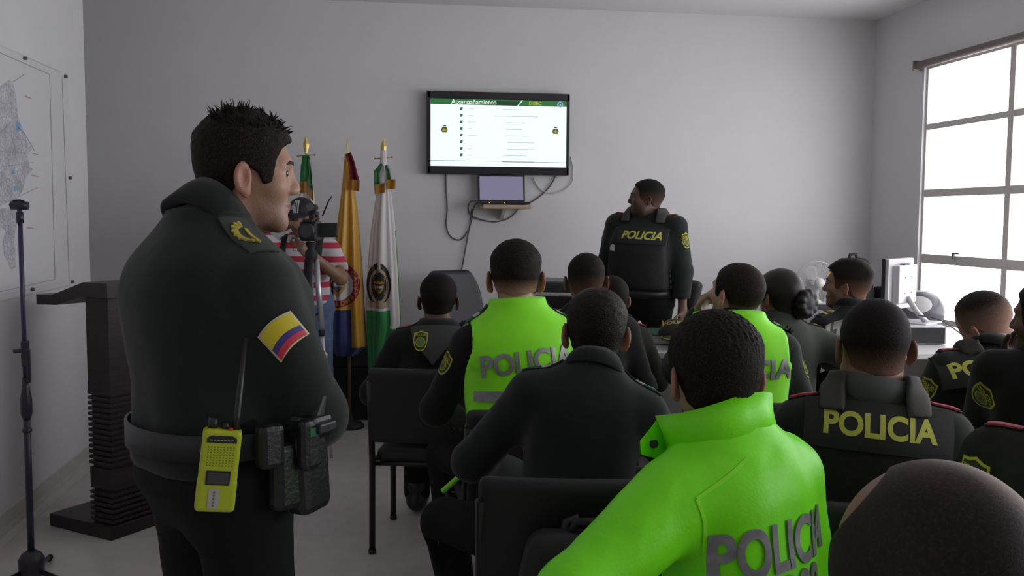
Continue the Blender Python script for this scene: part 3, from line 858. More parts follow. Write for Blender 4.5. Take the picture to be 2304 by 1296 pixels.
no = nt.nodes.new('ShaderNodeTexNoise'); no.inputs['Scale'].default_value = 14; no.inputs['Detail'].default_value = 6
mr = nt.nodes.new('ShaderNodeMapRange'); mr.inputs['From Min'].default_value = .35; mr.inputs['From Max'].default_value = .65; mr.inputs['To Min'].default_value = .74; mr.inputs['To Max'].default_value = 1.08
mx = nt.nodes.new('ShaderNodeMix'); mx.data_type = 'RGBA'; mx.blend_type = 'MULTIPLY'; mx.inputs['Factor'].default_value = 1
nt.links.new(tc.outputs['Object'], vo.inputs['Vector']); nt.links.new(vo.outputs['Distance'], cr.inputs['Fac']); nt.links.new(tc.outputs['Object'], no.inputs['Vector']); nt.links.new(no.outputs['Fac'], mr.inputs['Value'])
nt.links.new(cr.outputs['Color'], mx.inputs['A']); nt.links.new(mr.outputs['Result'], mx.inputs['B']); nt.links.new(mx.outputs['Result'], b.inputs['Base Color'])
def mpoly(mb, px, m, lift): 
    vs = [mb.bm.verts.new(mpt(x, y, lift)) for x, y in px]; f = mb.bm.faces.new(vs); f.material_index = mb.mi(m)
mb = MB()
mpoly(mb, [(-60, 190), (0, 195), (22, 180), (31, 192), (38, 230), (40, 262), (48, 282), (55, 300), (60, 318), (72, 335), (62, 350), (66, 372), (74, 380), (58, 400), (52, 425), (44, 440), (30, 452), (-60, 470)], vor, .001)
mpoly(mb, [(0, 470), (30, 465), (44, 480), (40, 500), (34, 520), (32, 545), (34, 560), (36, 600), (24, 610), (20, 590), (10, 575), (8, 540), (14, 520), (2, 510), (-30, 505)], vor, .001)
for pg in ([(39, 272), (46, 280), (47, 292), (40, 297), (37, 290)], [(31, 420), (39, 418), (40, 428), (32, 430)], [(27, 384), (33, 382), (34, 390), (29, 392)]): mpoly(mb, pg, mat('map_blue', (.16, .42, .62), .5), .002)
for a, b_ in (((57, 215), (70, 220)), ((74, 344), (86, 347)), ((72, 393), (86, 396)), ((62, 511), (76, 513))):
    mpoly(mb, [a, b_, (b_[0], b_[1]+2.2), (a[0], a[1]+2.2)], mat('map_red', (.50, .28, .28), .5), .002)
def mline(a, b_, w=1.0, m=ink): mpoly(mb, [a, b_, (b_[0]-.2, b_[1]+w), (a[0]-.2, a[1]+w)], m, .002)
mline((-40, 100), (112, 166.5), 1.2); mline((-40, 665), (124, 627.6), 1.4)
thin = mat('map_grey', (.56, .55, .58), .6)
mline((-40, 83), (141, 161.5), .9, thin); mline((-40, 686), (162, 639.5), 1.8, thin); mline((-40, 673), (158, 630), .8, thin)
mpoly(mb, [(112, 167), (113, 167), (125, 627), (124, 627)], thin, .002); mpoly(mb, [(140, 175), (140.8, 175), (157, 630), (156, 630)], thin, .002)
for a, b_ in (((0, 375), (76, 365)), ((0, 462), (86, 421)), ((0, 300), (25, 275)), ((0, 340), (60, 345)), ((56, 166), (30, 184)), ((40, 285), (56, 300)), ((56, 300), (78, 338))): mline(a, b_, 1.3)
mb.build('map_print', None, mapo, recalc=False)
for x, y in ((145, 172), (53, 131), (160, 634), (70, 651), (155, 400)):
    p = mpt(x, y); mb = MB(); mb.lathe([(.0085, 0), (.0085, .014), (.006, .017)], mat('pin_dark', (.10, .085, .11), .35), 14, Matrix.Translation((XM-XL-.001, p.y, p.z))@Matrix.Rotation(PI/2, 4, 'Y')); mb.build('pin', None, mapo)

# ------------------------------------------------------------------ television, shelf, laptop
tv = thing('television', 'wide black wall-mounted television showing a white slide with green header', 'television', (.857, YB, 1.755))
blk = mat('tv_black', (.012, .011, .016), .22, coat=.3); gry = mat('tv_edge', (.05, .05, .055), .35)
tx = lambda x: x-.857
mb = MB(); mb.box((0, -.04, .296), (1.045, .07, .592), gry, bev=.006); mb.build('housing', None, tv)
mb = MB(); FY = -.078
for c, s in (((0, FY, .592-.028), (1.035, .012, .05)), ((0, FY, .030), (1.035, .012, .056)), ((-.506, FY, .296), (.022, .012, .58)), ((.508, FY, .296), (.020, .012, .58))): mb.box(c, s, blk, bev=.003)
mb.build('bezel', None, tv)
scr = mat('slide_white', (.02, .02, .02), .3, emit=(.83, .95, 1.0), estr=1.5)
sx0, sx1, sz0, sz1 = -.494, .497, .058, .538
mb = MB(); mb.box(((sx0+sx1)/2, FY+.004, (sz0+sz1)/2), (sx1-sx0, .004, sz1-sz0), scr); screen = mb.build('screen', None, tv)
def em(name, c, s): return mat(name, (.01, .01, .01), .4, emit=c, estr=s)
g1 = em('slide_green', (.035, .22, .055), .9); g2 = em('slide_darkgreen', (.02, .085, .035), .7); wt = em('slide_text', (.9, 1, .95), 1.2); yl = em('slide_yellow', (.55, .62, .02), .9); pale = em('slide_pale', (.62, .80, .86), 1.05)
def scrx(u, v): return (sx0+(sx1-sx0)*u, FY+.0015, sz1-(sz1-sz0)*v)
slide = MB()
def srect(u0, u1, v0, v1, m, lift=0, skew=0):
    P = [scrx(u0, v1), scrx(u1, v1), scrx(u1+skew, v0), scrx(u0+skew, v0)]
    vs = [slide.bm.verts.new(Vector(p)+Vector((0, -lift, 0))) for p in P]; f = slide.bm.faces.new(vs); f.material_index = slide.mi(m)
srect(0, .66, 0, .085, g1, .0003); srect(.38, .65, .02, .085, g2, .0006, 0); srect(.66, 1, 0, .085, g1, .0003)
srect(.632, .642, 0, .085, wt, .0012, .034)
for k in range(8):
    v = .145+.0985*k; srect(.213, .230, v-.022, v+.020, em('slide_marker', (.02, .20, .17), .7), .0006, .004)
    srect(.27, .27+(.045, .045, .06, .03, .065, .035, .03, .03)[k], v-.004, v+.004, pale, .0006)
    a, b_ = ((.52, .71), (.47, .79), (.55, .69), (.55, .67), (.55, .72), (.56, .76), (.56, .76), (.53, .70))[k]; srect(a, b_, v-.006, v+.004, pale, .0006)
srect(0, .26, .918, .926, em('slide_teal', (.03, .15, .22), .8), .0006); srect(.26, .52, .92, .924, em('slide_lime', (.6, .75, .3), .9), .0006); srect(.52, .76, .921, .930, em('slide_navy', (.03, .05, .22), .8), .0006); srect(.76, 1, .925, .931, MATS['slide_teal'], .0006)
slide.build('slide_pattern', None, screen, recalc=False)
def slide_mesh(name, layers, u, v):
    mb = MB()
    for (vs, fs), m, l in layers:
        o = scrx(u, v); bv = [mb.bm.verts.new((o[0]+x, o[1]-l, o[2]+y)) for x, y in vs]
        for f in fs:
            ff = mb.bm.faces.new([bv[i] for i in f]); ff.material_index = mb.mi(m)
    return mb.build(name, None, screen, recalc=False)
slide_mesh('slide_title', [(text2d('Acompañamiento', .046, .012), wt, .0012)], .315, .043)
slide_mesh('slide_title', [(text2d('DISEC', .036, .02), yl, .0012)], .765, .046)
slide_mesh('slide_emblem', [(ell2d(.022, .022), em('slide_badge', (.35, .62, .80), .9), .001), (ell2d(.013, .013), em('slide_badge_dark', (.06, .22, .3), .7), .0016), (poly2d([(-.006, -.006), (.006, -.006), (0, .008)]), wt, .002)], .952, .052)
for u, v in ((.10, .445), (.918, .44)):
    slide_mesh('slide_emblem', [(poly2d([(-.016, -.026), (.016, -.026), (.024, -.006), (.014, .012), (-.014, .012), (-.024, -.006)]), em('slide_brown', (.13, .09, .04), .7), .001),
        (ell2d(.016, .014, 20, (0, -.010)), em('slide_olive', (.30, .34, .03), .8), .0016), (poly2d([(-.008, -.014), (.008, -.014), (.008, .0), (-.008, .0)]), em('slide_gold', (.55, .55, .06), .9), .002),
        (poly2d([(-.013, .016), (.013, .016), (.013, .026), (.006, .022), (0, .028), (-.006, .022), (-.013, .026)]), MATS['slide_badge_dark'], .001)], u, v)

shelf = thing('wall_shelf', 'small beige wall shelf carrying the open laptop under the television', 'shelf', (.885, YB, 1.52))
mb = MB(); mb.box((0, -.17, 0), (.34, .34, .028), mat('shelf_beige', (.45, .36, .26), .6, noise=.05, nscale=8), bev=.003); mb.build('board', None, shelf)
mb = MB(); mb.prism([(-.005, -.09), (-.005, -.014), (-.22, -.014)], -.012, .012, mat('shelf_bracket', (.55, .53, .50), .5), frameM((0, 0, 0), (0, 1, 0), (0, 0, 1), (1, 0, 0))); mb.build('bracket', None, shelf)
lap = thing('laptop', 'open laptop with a dim lavender screen on small beige shelf', 'laptop', (.875, YB-.215, 1.535))
mb = MB(); mb.box((0, -.0, .011), (.355, .235, .018), mat('laptop_black', (.014, .013, .018), .3), bev=.005); mb.box((0, .012, .0205), (.325, .13, .002), mat('laptop_keys', (.16, .15, .19), .4)); mb.box((0, -.075, .0203), (.09, .055, .0015), MATS['laptop_black'])
for x in (-.115, -.01): mb.box((x, -.118, .012), (.008, .003, .004), em('laptop_led', (1, .65, .05), 1.5))
mb.build('keyboard_base', None, lap)
M = Matrix.Translation((0, .108, .014))@Matrix.Rotation(R(-9), 4, 'X')
mb = MB(); mb.box((0, 0, .104), (.345, .009, .205), MATS['laptop_black'], bev=.003); lid = mb.build('lid', None, lap); lid.matrix_local = M
mb = MB(); mb.box((0, -.0052, .108), (.318, .002, .172), em('laptop_screen', (.33, .30, .47), .75)); s_ = mb.build('screen', None, lid)

def cable(label, pts, r, m):
    cu = []
    P = [Vector(p) for p in pts]; n = len(P)
    for i in range(n-1):
        a, b_, c, d = P[max(i-1, 0)], P[i], P[i+1], P[min(i+2, n-1)]
        for k in range(8):
            t = k/8; cu.append(0.5*((2*b_)+(c-a)*t+(2*a-5*b_+4*c-d)*t*t+(3*b_-a-3*c+d)*t**3))
    cu.append(P[-1]); mb = MB(); mb.tube(cu, r, m, 6); return tag(mb.build('cable'), label, 'cable')
ck = mat('cable_grey', (.10, .095, .10), .5); cw = mat('cable_white', (.62, .60, .59), .5)
wy = YB-.012; q = lambda L, Y=wy: [ony(x, y, Y) for x, y in L]
cable('dark cable hanging from left end of television and curling up to laptop', q([(1003, 392), (1004, 430), (1006, 470), (1004, 505), (1012, 530), (1032, 540), (1048, 528), (1060, 500), (1064, 475)])+q([(1068, 462), (1074, 456)], YB-.06), .005, ck)
cable('dark cable looping below shelf from the laptop left side', q([(1074, 452), (1060, 453)], YB-.10)+q([(1053, 466), (1058, 482), (1075, 492), (1110, 499), (1140, 493), (1158, 480), (1166, 468)]), .005, ck)
cable('dark cable sagging from right end of television to shelf', q([(1250, 396), (1238, 418), (1220, 437), (1200, 452), (1184, 459)]), .005, ck)
cable('long thin cable running down the wall from shelf to floor', q([(1062, 470), (1058, 500), (1050, 545), (1042, 590), (1033, 640), (1028, 700), (1024, 780), (1022, 880)])+[(ony(1022, 880, wy)[0], wy, .02)], .005, ck)
cable('pale white cable looping behind right corner of television', q([(1284, 352), (1290, 385), (1286, 412), (1264, 430), (1236, 434), (1214, 424), (1200, 400)]), .005, cw)

# ------------------------------------------------------------------ flags
gold = mat('finial_brass', (.50, .36, .12), .35, metal=.8); fringe = mat('gold_fringe', (.48, .25, .035), .6, noise=.25, nscale=200, stretch=(3, 3, .3))
white_s = mat('satin_white', (.66, .62, .62), .45, sheen=.3); green_s = mat('satin_green', (.018, .22, .055), .4, sheen=.3); yellow_s = mat('satin_yellow', (.58, .29, .015), .38, sheen=.3)
blue_s = mat('satin_blue', (.022, .03, .14), .4, sheen=.3); red_s = mat('satin_red', (.30, .012, .035), .45, sheen=.3)
FYY = 6.46
def flag(label, fx, ztop, prof, matfn, edgeon=False, cross=True, depth=.62, seed=0):
    """prof: (z, left px edge, right px edge) measured in the pole's plane"""
    x0 = fx; t = thing('flag', label, 'flag', (x0, FYY, 0), 0, 'flags standing by the back wall')
    mb = MB(); mb.tube([(0, 0, .02), (0, 0, ztop-.19)], .011, mat('pole_wood', (.16, .09, .05), .5), 10); mb.build('pole', None, t)
    mb = MB(); mb.lathe([(.10, 0), (.10, .02), (.085, .035), (.03, .05), (.018, .09)], mat('flag_base', (.02, .018, .02), .5), 20); mb.build('base', None, t)
    mb = MB(); z0 = ztop-.19
    mb.lathe([(.012, z0), (.014, z0+.012), (.009, z0+.02), (.007, z0+.055), (.004, z0+.065)], gold, 12)
    a = R(80) if edgeon else R(20); u = Vector((math.cos(a), math.sin(a), 0)); v = Vector((-u.y, u.x, 0))
    ring = lambda z, w_, d_: [u*w_+Vector((0, 0, z)), v*d_+Vector((0, 0, z)), -u*w_+Vector((0, 0, z)), -v*d_+Vector((0, 0, z))]
    mb.grid([ring(z0+.06, .005, .003), ring(z0+.115, .020, .007), ring(z0+.135, .021, .007), ring(z0+.19, .001, .001)], gold, False, True)
    if cross:
        zc = z0+.058
        mb.tube([(-.048, .012, zc-.004), (.048, -.012, zc+.004)], .0035, gold, 8)
        for s in (-1, 1):
            c = Vector((s*.048, -s*.012, zc+s*.004)); d = Vector((s, -s*.25, s*.08)).normalized()
            mb.tube([c, c+d*.008, c+d*.018], [.004, .0075, .001], gold, 6)
        mb.lathe([(.004, zc-.011), (.011, zc-.004), (.011, zc+.004), (.004, zc+.011)], gold, 10)
    mb.build('finial', None, t)
    rg = random.Random(seed); rows = []; n = 72; zs = [p[0] for p in prof]; ph = [rg.uniform(0, 6) for _ in range(4)]
    for i in range(44):
        z = zs[0]+(zs[-1]-zs[0])*i/43
        l = np.interp(-z, [-a for a in zs], [p[1] for p in prof])-fx; r_ = np.interp(-z, [-a for a in zs], [p[2] for p in prof])-fx
        c, hw = (l+r_)/2, (r_-l)/2; ring_ = []; fz = min(1, i/10)
        for j in range(n):
            th = 2*PI*j/n; am = .14*fz*hw
            k = am*(math.sin(5*th+ph[0]+.6*i/43)+.6*math.sin(9*th+ph[1]-.9*i/43)+.3*math.sin(15*th+ph[2]))
            ring_.append((c+(hw+(k if abs(math.cos(th)) < .93 else k*.15))*math.cos(th), (hw*depth+k*1.2)*math.sin(th), z))
        rows.append(ring_)
    mb = MB(); mb.bm.verts.ensure_lookup_table()
    fs = mb.grid(rows, white_s, True, True)
    for f in fs:
        c = f.calc_center_median(); z = c.z
        l = np.interp(-z, [-a for a in zs], [p[1] for p in prof])-fx; r_ = np.interp(-z, [-a for a in zs], [p[2] for p in prof])-fx
        f.material_index = mb.mi(matfn((c.x-l)/(r_-l), z, c.y))
    bm2 = mb.bm.copy(); cl = mb.build('cloth', None, t); b = BVHTree.FromBMesh(bm2); bm2.free()
    return t, cl, b
X2 = lambda px, y: ony(px, y, FYY)[0]
Zz = lambda px, y: ony(px, y, FYY)[2]
def pr(rows): return [(Zz((a+b)/2, y), X2(a, y), X2(b, y)) for y, a, b in rows]
fx1, fx2, fx3 = X2(689, 340), X2(782, 340), X2(863, 340)
f1, c1, b1 = flag('flag with green ribbon mostly hidden behind the man filming', fx1, Zz(688, 305), pr([(350, 684, 694), (420, 676, 705), (520, 668, 716), (640, 660, 706), (760, 655, 706), (850, 660, 704)]), lambda u, z, y: white_s if z > 1.1 else green_s, seed=1)
f2, c2, b2 = flag('yellow and blue flag with round red-ringed crest and dark red ribbon', fx2, Zz(780, 307), pr([(346, 776, 788), (375, 773, 791), (420, 770, 797), (500, 760, 806), (600, 748, 813), (700, 744, 818), (780, 742, 823), (800, 756, 800)]),
    lambda u, z, y: blue_s if (z < Zz(770, 692) and u < .62) or z < Zz(770, 783) else yellow_s, edgeon=True, cross=False, seed=2)
f3, c3, b3 = flag('white and green flag with black and gold oval police crest', fx3, Zz(862, 311), pr([(338, 856, 869), (365, 855, 871), (430, 848, 880), (520, 835, 890), (600, 828, 896), (690, 825, 901), (730, 826, 903), (770, 826, 890), (850, 830, 884), (900, 828, 872), (928, 828, 850)]),
    lambda u, z, y: green_s if (z < Zz(850, 692) and u < .70) or (u > .955 and z < Zz(850, 520)) or z < Zz(850, 735) else white_s, seed=5)
def ribbon(par, fx, pts, cols, fr, wave=.012, seed=0):
    """pts: pairs of (left px, left y, right px, right y) going down; the last pair ends the cloth, fr px of fringe below"""
    rg = random.Random(seed); rows = []; k = len(cols)*4
    yy = FYY-.055
    for i in range(len(pts)-1):
        for s in range(5):
            t = s/5; a = [pts[i][c]*(1-t)+pts[i+1][c]*t for c in range(4)]; rows.append(a)
    rows.append(list(pts[-1]))
    def g(rows_, ydz=0):
        P = []
        for i, a in enumerate(rows_):
            r_ = []
            for j in range(k+1):
                u = j/k; p = Vector(ony(a[0]*(1-u)+a[2]*u, a[1]*(1-u)+a[3]*u, yy)); p.y += wave*math.sin(u*7+i*.25+seed); r_.append(p-Vector((fx, FYY, 0)))
            P.append(r_)
        return P
    mb = MB(); fs = mb.grid(g(rows), cols[0], True); n = k
    for i, f in enumerate(fs): f.material_index = mb.mi(cols[(i % n)*len(cols)//n])
    bmesh.ops.solidify(mb.bm, geom=mb.bm.faces[:], thickness=.002); rb = mb.build('ribbon', None, par)
    l = pts[-1]; mb = MB(); mb.grid(g([l, [l[0], l[1]+fr*.5, l[2], l[3]+fr*.5], [l[0]+1, l[1]+fr, l[2]-1, l[3]+fr]]), fringe, False)
    bmesh.ops.solidify(mb.bm, geom=mb.bm.faces[:], thickness=.004); mb.build('fringe', None, rb)
ribbon(f1, fx1, [(681, 350, 695, 348), (677, 372, 696, 372), (675, 408, 694, 408)], [green_s], 26, .006, 1)
ribbon(f1, fx1, [(690, 352, 697, 352), (694, 385, 701, 390), (696, 420, 705, 432)], [green_s], 22, .008, 2)
ribbon(f2, fx2, [(777, 348, 789, 342), (783, 365, 797, 362), (787, 402, 809, 407)], [red_s, mat('satin_darkred', (.15, .008, .03), .5), red_s], 24, .012, 3)
ribbon(f3, fx3, [(857, 366, 864, 374), (842, 384, 866, 396), (842, 415, 867, 412)], [green_s, white_s], 22, .008, 4)
ribbon(f3, fx3, [(865, 372, 874, 370), (869, 388, 883, 386), (870, 404, 890, 404)], [green_s, white_s], 22, .008, 5)
# crests
cream = mat('crest_cream', (.40, .30, .20), .6); cblk = mat('crest_black', (.012, .011, .010), .6); cgold = mat('crest_gold', (.40, .21, .03), .5); cred = mat('crest_red', (.24, .015, .03), .6); cteal = mat('crest_teal', (.05, .10, .11), .6); cwht = mat('crest_white', (.60, .57, .56), .6)
def ringtext(s, r, size, a0, step, m, lift):
    out = []
    for i, ch in enumerate(s):
        a = a0-step*i; out.append((shift(text2d(ch, size, .03), r*math.cos(a), r*math.sin(a), a-PI/2), m, lift))
    return out
def bowtext(s, r, size, a0, step, m, lift):
    return [(shift(text2d(ch, size, .03), r*math.cos(a0+step*i), r*math.sin(a0+step*i), a0+step*i+PI/2), m, lift) for i, ch in enumerate(s)]
def coat(s, dark):
    y = s
    return [(poly2d([(-.62*y, .28*y), (.62*y, .28*y), (.56*y, -.30*y), (0, -.95*y), (-.56*y, -.30*y)]), cgold, .004), (poly2d([(-.40*y, .30*y), (.40*y, .30*y), (.38*y, -.22*y), (0, -.62*y), (-.38*y, -.22*y)]), cteal, .005),
            (poly2d([(-.38*y, .12*y), (.38*y, .12*y), (.37*y, -.14*y), (-.37*y, -.14*y)]), cwht, .006), (ell2d(.06*y, .08*y), cred, .007),
            (poly2d([(-.75*y, .55*y), (-.45*y, .42*y), (0, .40*y), (.45*y, .42*y), (.75*y, .55*y), (.42*y, .72*y), (.1*y, .66*y), (0, .86*y), (-.1*y, .66*y), (-.42*y, .72*y)]), cblk if not dark else cgold, .006)]
O = Vector((X2(760, 640)-fx2, 0, Zz(760, 640)))
rr_ = .152
lay('crest', [(ell2d(rr_, rr_), cred, .002), (ell2d(rr_*.70, rr_*.70), cwht, .003)]+ringtext('REPUBLICA', rr_*.84, .042, R(160), R(17.5), mat('crest_letter', (.42, .22, .05), .5), .004)+bowtext('DE COLOMBIA', rr_*.84, .042, R(190), R(16), MATS['crest_letter'], .004)
    +[(shift(text2d('*', .06, .03), rr_*.84, -.012), MATS['crest_letter'], .004)]+[(shift(sh, 0, .005), m_, l_) for sh, m_, l_ in coat(rr_*.62, False)], O, (1, 0, 0), (0, 0, 1), (0, -1, 0), b2, f2, .014, .4)
O = Vector((X2(852, 640)-fx3, 0, Zz(852, 640)))
hwd, hht = .082, .150
lay('crest', [(ell2d(hwd, hht), cblk, .002), (poly2d([(-.010, .105), (.014, .105), (.012, .152), (-.008, .152)]), white_s, .003), (ell2d(.066, .118, 32, (.002, -.008)), cream, .0035), (ell2d(.052, .096, 32, (.002, -.008)), cblk, .005),
    (poly2d([(-.066, -.104), (-.03, -.118), (.03, -.118), (.066, -.104), (.068, -.148), (.03, -.158), (-.03, -.158), (-.068, -.148)]), cream, .0045)]
    +[(shift(sh, .002, -.012), m_, l_+.002) for sh, m_, l_ in coat(.052, True)], O, (1, 0, 0), (0, 0, 1), (0, -1, 0), b3, f3, .012, .4)

# black case under the flags
cs = thing('equipment_case', 'low black case standing on floor behind the flags', 'case', (-.24, 6.78, 0))
mb = MB(); mb.box((0, 0, .19), (.80, .20, .37), mat('case_black', (.008, .008, .009), .6), bev=.01); mb.build('body', None, cs)
mb = MB(); mb.box((-.30, -.105, .30), (.12, .008, .03), mat('case_metal', (.05, .05, .05), .4)); mb.build('handle', None, cs)
mb = MB(); mb.box((.04, .0, .4525), (.30, .14, .15), mat('case_grey', (.05, .045, .045), .8, noise=.2, nscale=60), bev=.008); tag(mb.build('speaker_box'), 'small dark grey box on top of low black case behind flags', 'box').location = (-.24, 6.78, -.0)

# ------------------------------------------------------------------ lectern
wood = mat('lectern_wood', (.030, .021, .024), .42, noise=.3, nscale=18, stretch=(1, 1, 9), spec=.35)
BL, BF = Vector(onz(112, 1183, 0)), Vector(onz(250, 1218, 0)); U_ = (BF-BL); LU = U_.length; U_.normalize(); V_ = Vector((-U_.y, U_.x, 0))
LV = .58
lec = thing('lectern', 'dark wooden lectern with ribbed column and sloping top by the left wall', 'lectern', BL, math.atan2(U_.y, U_.x))
mb = MB(); mb.box((LU/2, LV/2, .03), (LU, LV, .06), wood, bev=.004); mb.build('base', None, lec)
cu0, cu1 = .265, LU-.012; mb = MB()
mb.box(((cu0+cu1)/2, LV/2, .55), (cu1-cu0-.024, LV-.07, .98), wood)
mb.box(((cu0+cu1)/2, LV/2, .87), (cu1-cu0, LV-.05, .42), wood)
def rib(z): mb.box(((cu0+cu1)/2, LV/2, z), (cu1-cu0+.004, LV-.046, .014), wood)
for z in np.arange(.075, .20, .0245): rib(z)
mb.box(((cu0+cu1)/2, LV/2, .265), (cu1-cu0, LV-.05, .095), wood)
for z in np.arange(.335, .66, .0245): rib(z)
mb.build('column', None, lec)
mb = MB(); M = frameM((0, LV/2, 0), (1, 0, 0), (0, 0, 1), (0, -1, 0))
mb.prism([(-.045, 1.035), (.10, 1.040), (cu0, 1.085), (cu1+.03, 1.085), (cu1+.03, 1.150), (cu0+.02, 1.150), (.06, 1.082), (-.045, 1.082)], -LV/2, LV/2, wood, M); mb.build('reading_top', None, lec)

# ------------------------------------------------------------------ microphone stand
mk = mat('stand_black', (.018, .015, .03), .35)
MP = onz(71, 1266, .115); MX, MY = MP[0], MP[1]
dd = np.linalg.norm(np.array([MX, MY]))
mic = thing('microphone_stand', 'empty black microphone stand with clip on top near left wall', 'microphone stand', (MX, MY, 0))
zf = lambda y: float(CAM_H+(ray(60, y)[2]/np.linalg.norm(ray(60, y)[:2]))*dd)
mb = MB(); mb.tube([(0, 0, .06), (0, 0, zf(850))], .0125, mk, 12); mb.build('lower_tube', None, mic)
mb = MB(); mb.tube([(0, 0, zf(860)), (0, 0, zf(495))], .0085, mat('stand_violet', (.035, .028, .075), .35), 12); mb.build('upper_tube', None, mic)
mb = MB(); mb.lathe([(.013, zf(945)), (.021, zf(930)), (.021, zf(900)), (.014, zf(872)), (.011, zf(850))], mk, 14); mb.lathe([(.017, zf(972)), (.019, zf(968)), (.014, zf(962))], mk, 12); mb.build('height_clutch', None, mic)
mb = MB(); mb.box((.004, -.004, zf(795)), (.026, .026, .10), mk, bev=.006); mb.tube([(.0, 0, zf(789)), (-.038, 0, zf(790))], .008, mk, 8); mb.box((.016, -.012, zf(822)), (.016, .016, .13), mk, bev=.005); mb.build('boom_clamp', None, mic)
mb = MB(); mb.lathe([(.030, .055), (.046, .07), (.047, .13), (.036, .15), (.016, .165)], mk, 18); mb.build('hub', None, mic)
for k in range(3):
    a = R(-22+120*k); mb = MB(); mb.tube([(.03*math.cos(a), .03*math.sin(a), .085), (.16*math.cos(a), .16*math.sin(a), .055), (.34*math.cos(a), .34*math.sin(a), .014)], .010, mk, 8); lg_ = mb.build('leg', None, mic)
    mb = MB(); mb.tube([(.315*math.cos(a), .315*math.sin(a), .0165), (.35*math.cos(a), .35*math.sin(a), .0125)], .0125, mat('rubber', (.012, .012, .012), .8), 8); mb.build('rubber_foot', None, lg_)
mb = MB(); zt = zf(490); mb.lathe([(.012, zt-.02), (.014, zt+.0), (.012, zt+.022)], mk, 12); mb.box((0, 0, zt+.03), (.012, .02, .03), mk)
mb.tube([(-.03+.0*k, .0, zt+.045+.0*k) for k in (0, 1)][:1]+[(.03, 0, zt+.045)], .016, mk, 12)
c = []
for k in range(13): a = 2*PI*k/12; c.append((-.004+.030*math.cos(a), 0, zt+.048+.017*math.sin(a)))
mb.tube(c, .004, mk, 6); mb.build('microphone_clip', None, mic)

# ------------------------------------------------------------------ chairs
chb = mat('chair_black', (.010, .010, .011), .55, bump=.1, bscale=300); cht = mat('chair_tube', (.010, .010, .012), .35)
def make_chair(label, x, y, rz, wid=.50):
    t = thing('visitor_chair', label, 'chair', (x, y, 0), rz, 'black visitor chairs')
    hw = wid/2
    F = Field((-hw-.04, -.30, .38), (hw+.04, .28, .48), .011); F.add(rbox((0, .0, .425), (hw-.02, .235, .032), None, .028)); V, Q = F.nets(); mesh('seat', V, Q, chb, t)
    # padded back, bowed across and leaning
    F = Field((-hw-.05, -.44, .46), (hw+.05, -.18, .92), .011); Rm = rotx(R(9)); F.add(rbox((0, -.295, .655), (hw-.005, .022, .165), Rm, .02)); X, Y, Z = F.xyz()
    F.D = F.D+0*X; V, Q = F.nets(); V[:, 1] += .25*V[:, 0]**2; mesh('backrest', V, Q, chb, t)
    for s in (-1, 1):
        a = s*(hw-.005)
        mb = MB(); mb.tube([(a, .22, .012), (a, .215, .40)], .0135, cht, 10); mb.tube([(a, .22, .002), (a, .22, .02)], .0165, cht, 8); mb.build('leg', None, t)
        mb = MB(); mb.tube([(a, -.245, .012), (a, -.235, .40), (a*.98, -.275, .60), (a*.97, -.310, .76)], .0135, cht, 10); mb.tube([(a, -.245, .002), (a, -.245, .02)], .0165, cht, 8); mb.build('leg', None, t)
    mb = MB(); mb.tube([(-hw, .2, .39), (hw, .2, .39)], .011, cht, 8); mb.tube([(-hw, -.22, .39), (hw, -.22, .39)], .011, cht, 8)
    for s in (-1, 1): mb.tube([(s*(hw-.005), -.235, .39), (s*(hw-.005), .21, .39)], .011, cht, 8)
    mb.build('seat_frame', None, t)
    return t
proto_chair = [None]
def chair(label, p, dx=0, dy=0, rz=None):
    r = p['root']; off = p['Rz']@np.array([dx, dy+.02, 0]); x, y = r.location.x+off[0], r.location.y+off[1]; rz = r.rotation_euler.z if rz is None else rz
    if proto_chair[0] is None:
        proto_chair[0] = make_chair(label, x, y, rz); return proto_chair[0]
    src = proto_chair[0]; t = src.copy(); COL.objects.link(t); t.location = (x, y, 0); t.rotation_euler = (0, 0, rz); t['label'] = label
    for ch in src.children:
        c_ = ch.copy(); COL.objects.link(c_); c_.parent = t
    return t

# ------------------------------------------------------------------ desks and what stands on them
desk_w = mat('desk_white', (.56, .545, .545), .4, noise=.02); desk_g = mat('desk_grey', (.42, .41, .41), .5)
D0 = Vector((.20, 5.345, 0)); D1 = Vector((1.60, 4.615, 0)); du = (D1-D0); DL = du.length; dang = math.atan2(du.y, du.x)
dk = thing('desk', 'pale white desk with drawer pedestals behind the front row', 'desk', D0, dang)
mb = MB(); mb.box((DL/2, .33, .735), (DL+.02, .68, .03), desk_w, bev=.003); mb.build('top', None, dk)
def pedestal(x0, x1, name='drawer_pedestal', y0=.03):
    mb = MB(); mb.box(((x0+x1)/2, y0+.29, .37), (x1-x0, .56, .70), desk_g, bev=.003); mb.box(((x0+x1)/2, y0+.28, .012), (x1-x0-.02, .5, .02), mat('plinth_dark', (.05, .05, .05), .6)); pd = mb.build(name, None, dk)
    return pd
pd = pedestal(.0, .05, 'end_panel')
pd = pedestal(DL-.30, DL, 'drawer_pedestal', .03)
for z0, z1 in ((.04, .70),):
    mb = MB(); mb.box((DL-.15, .022, (z0+z1)/2), (.285, .018, z1-z0), desk_g, bev=.002); dr = mb.build('door', None, pd)
    mb = MB(); mb.lathe([(.006, 0), (.006, .004)], mat('lock_dark', (.03, .03, .03), .4), 10, Matrix.Translation((DL-.24, .010, .60))@Matrix.Rotation(PI/2, 4, 'X')); mb.build('lock', None, dr)
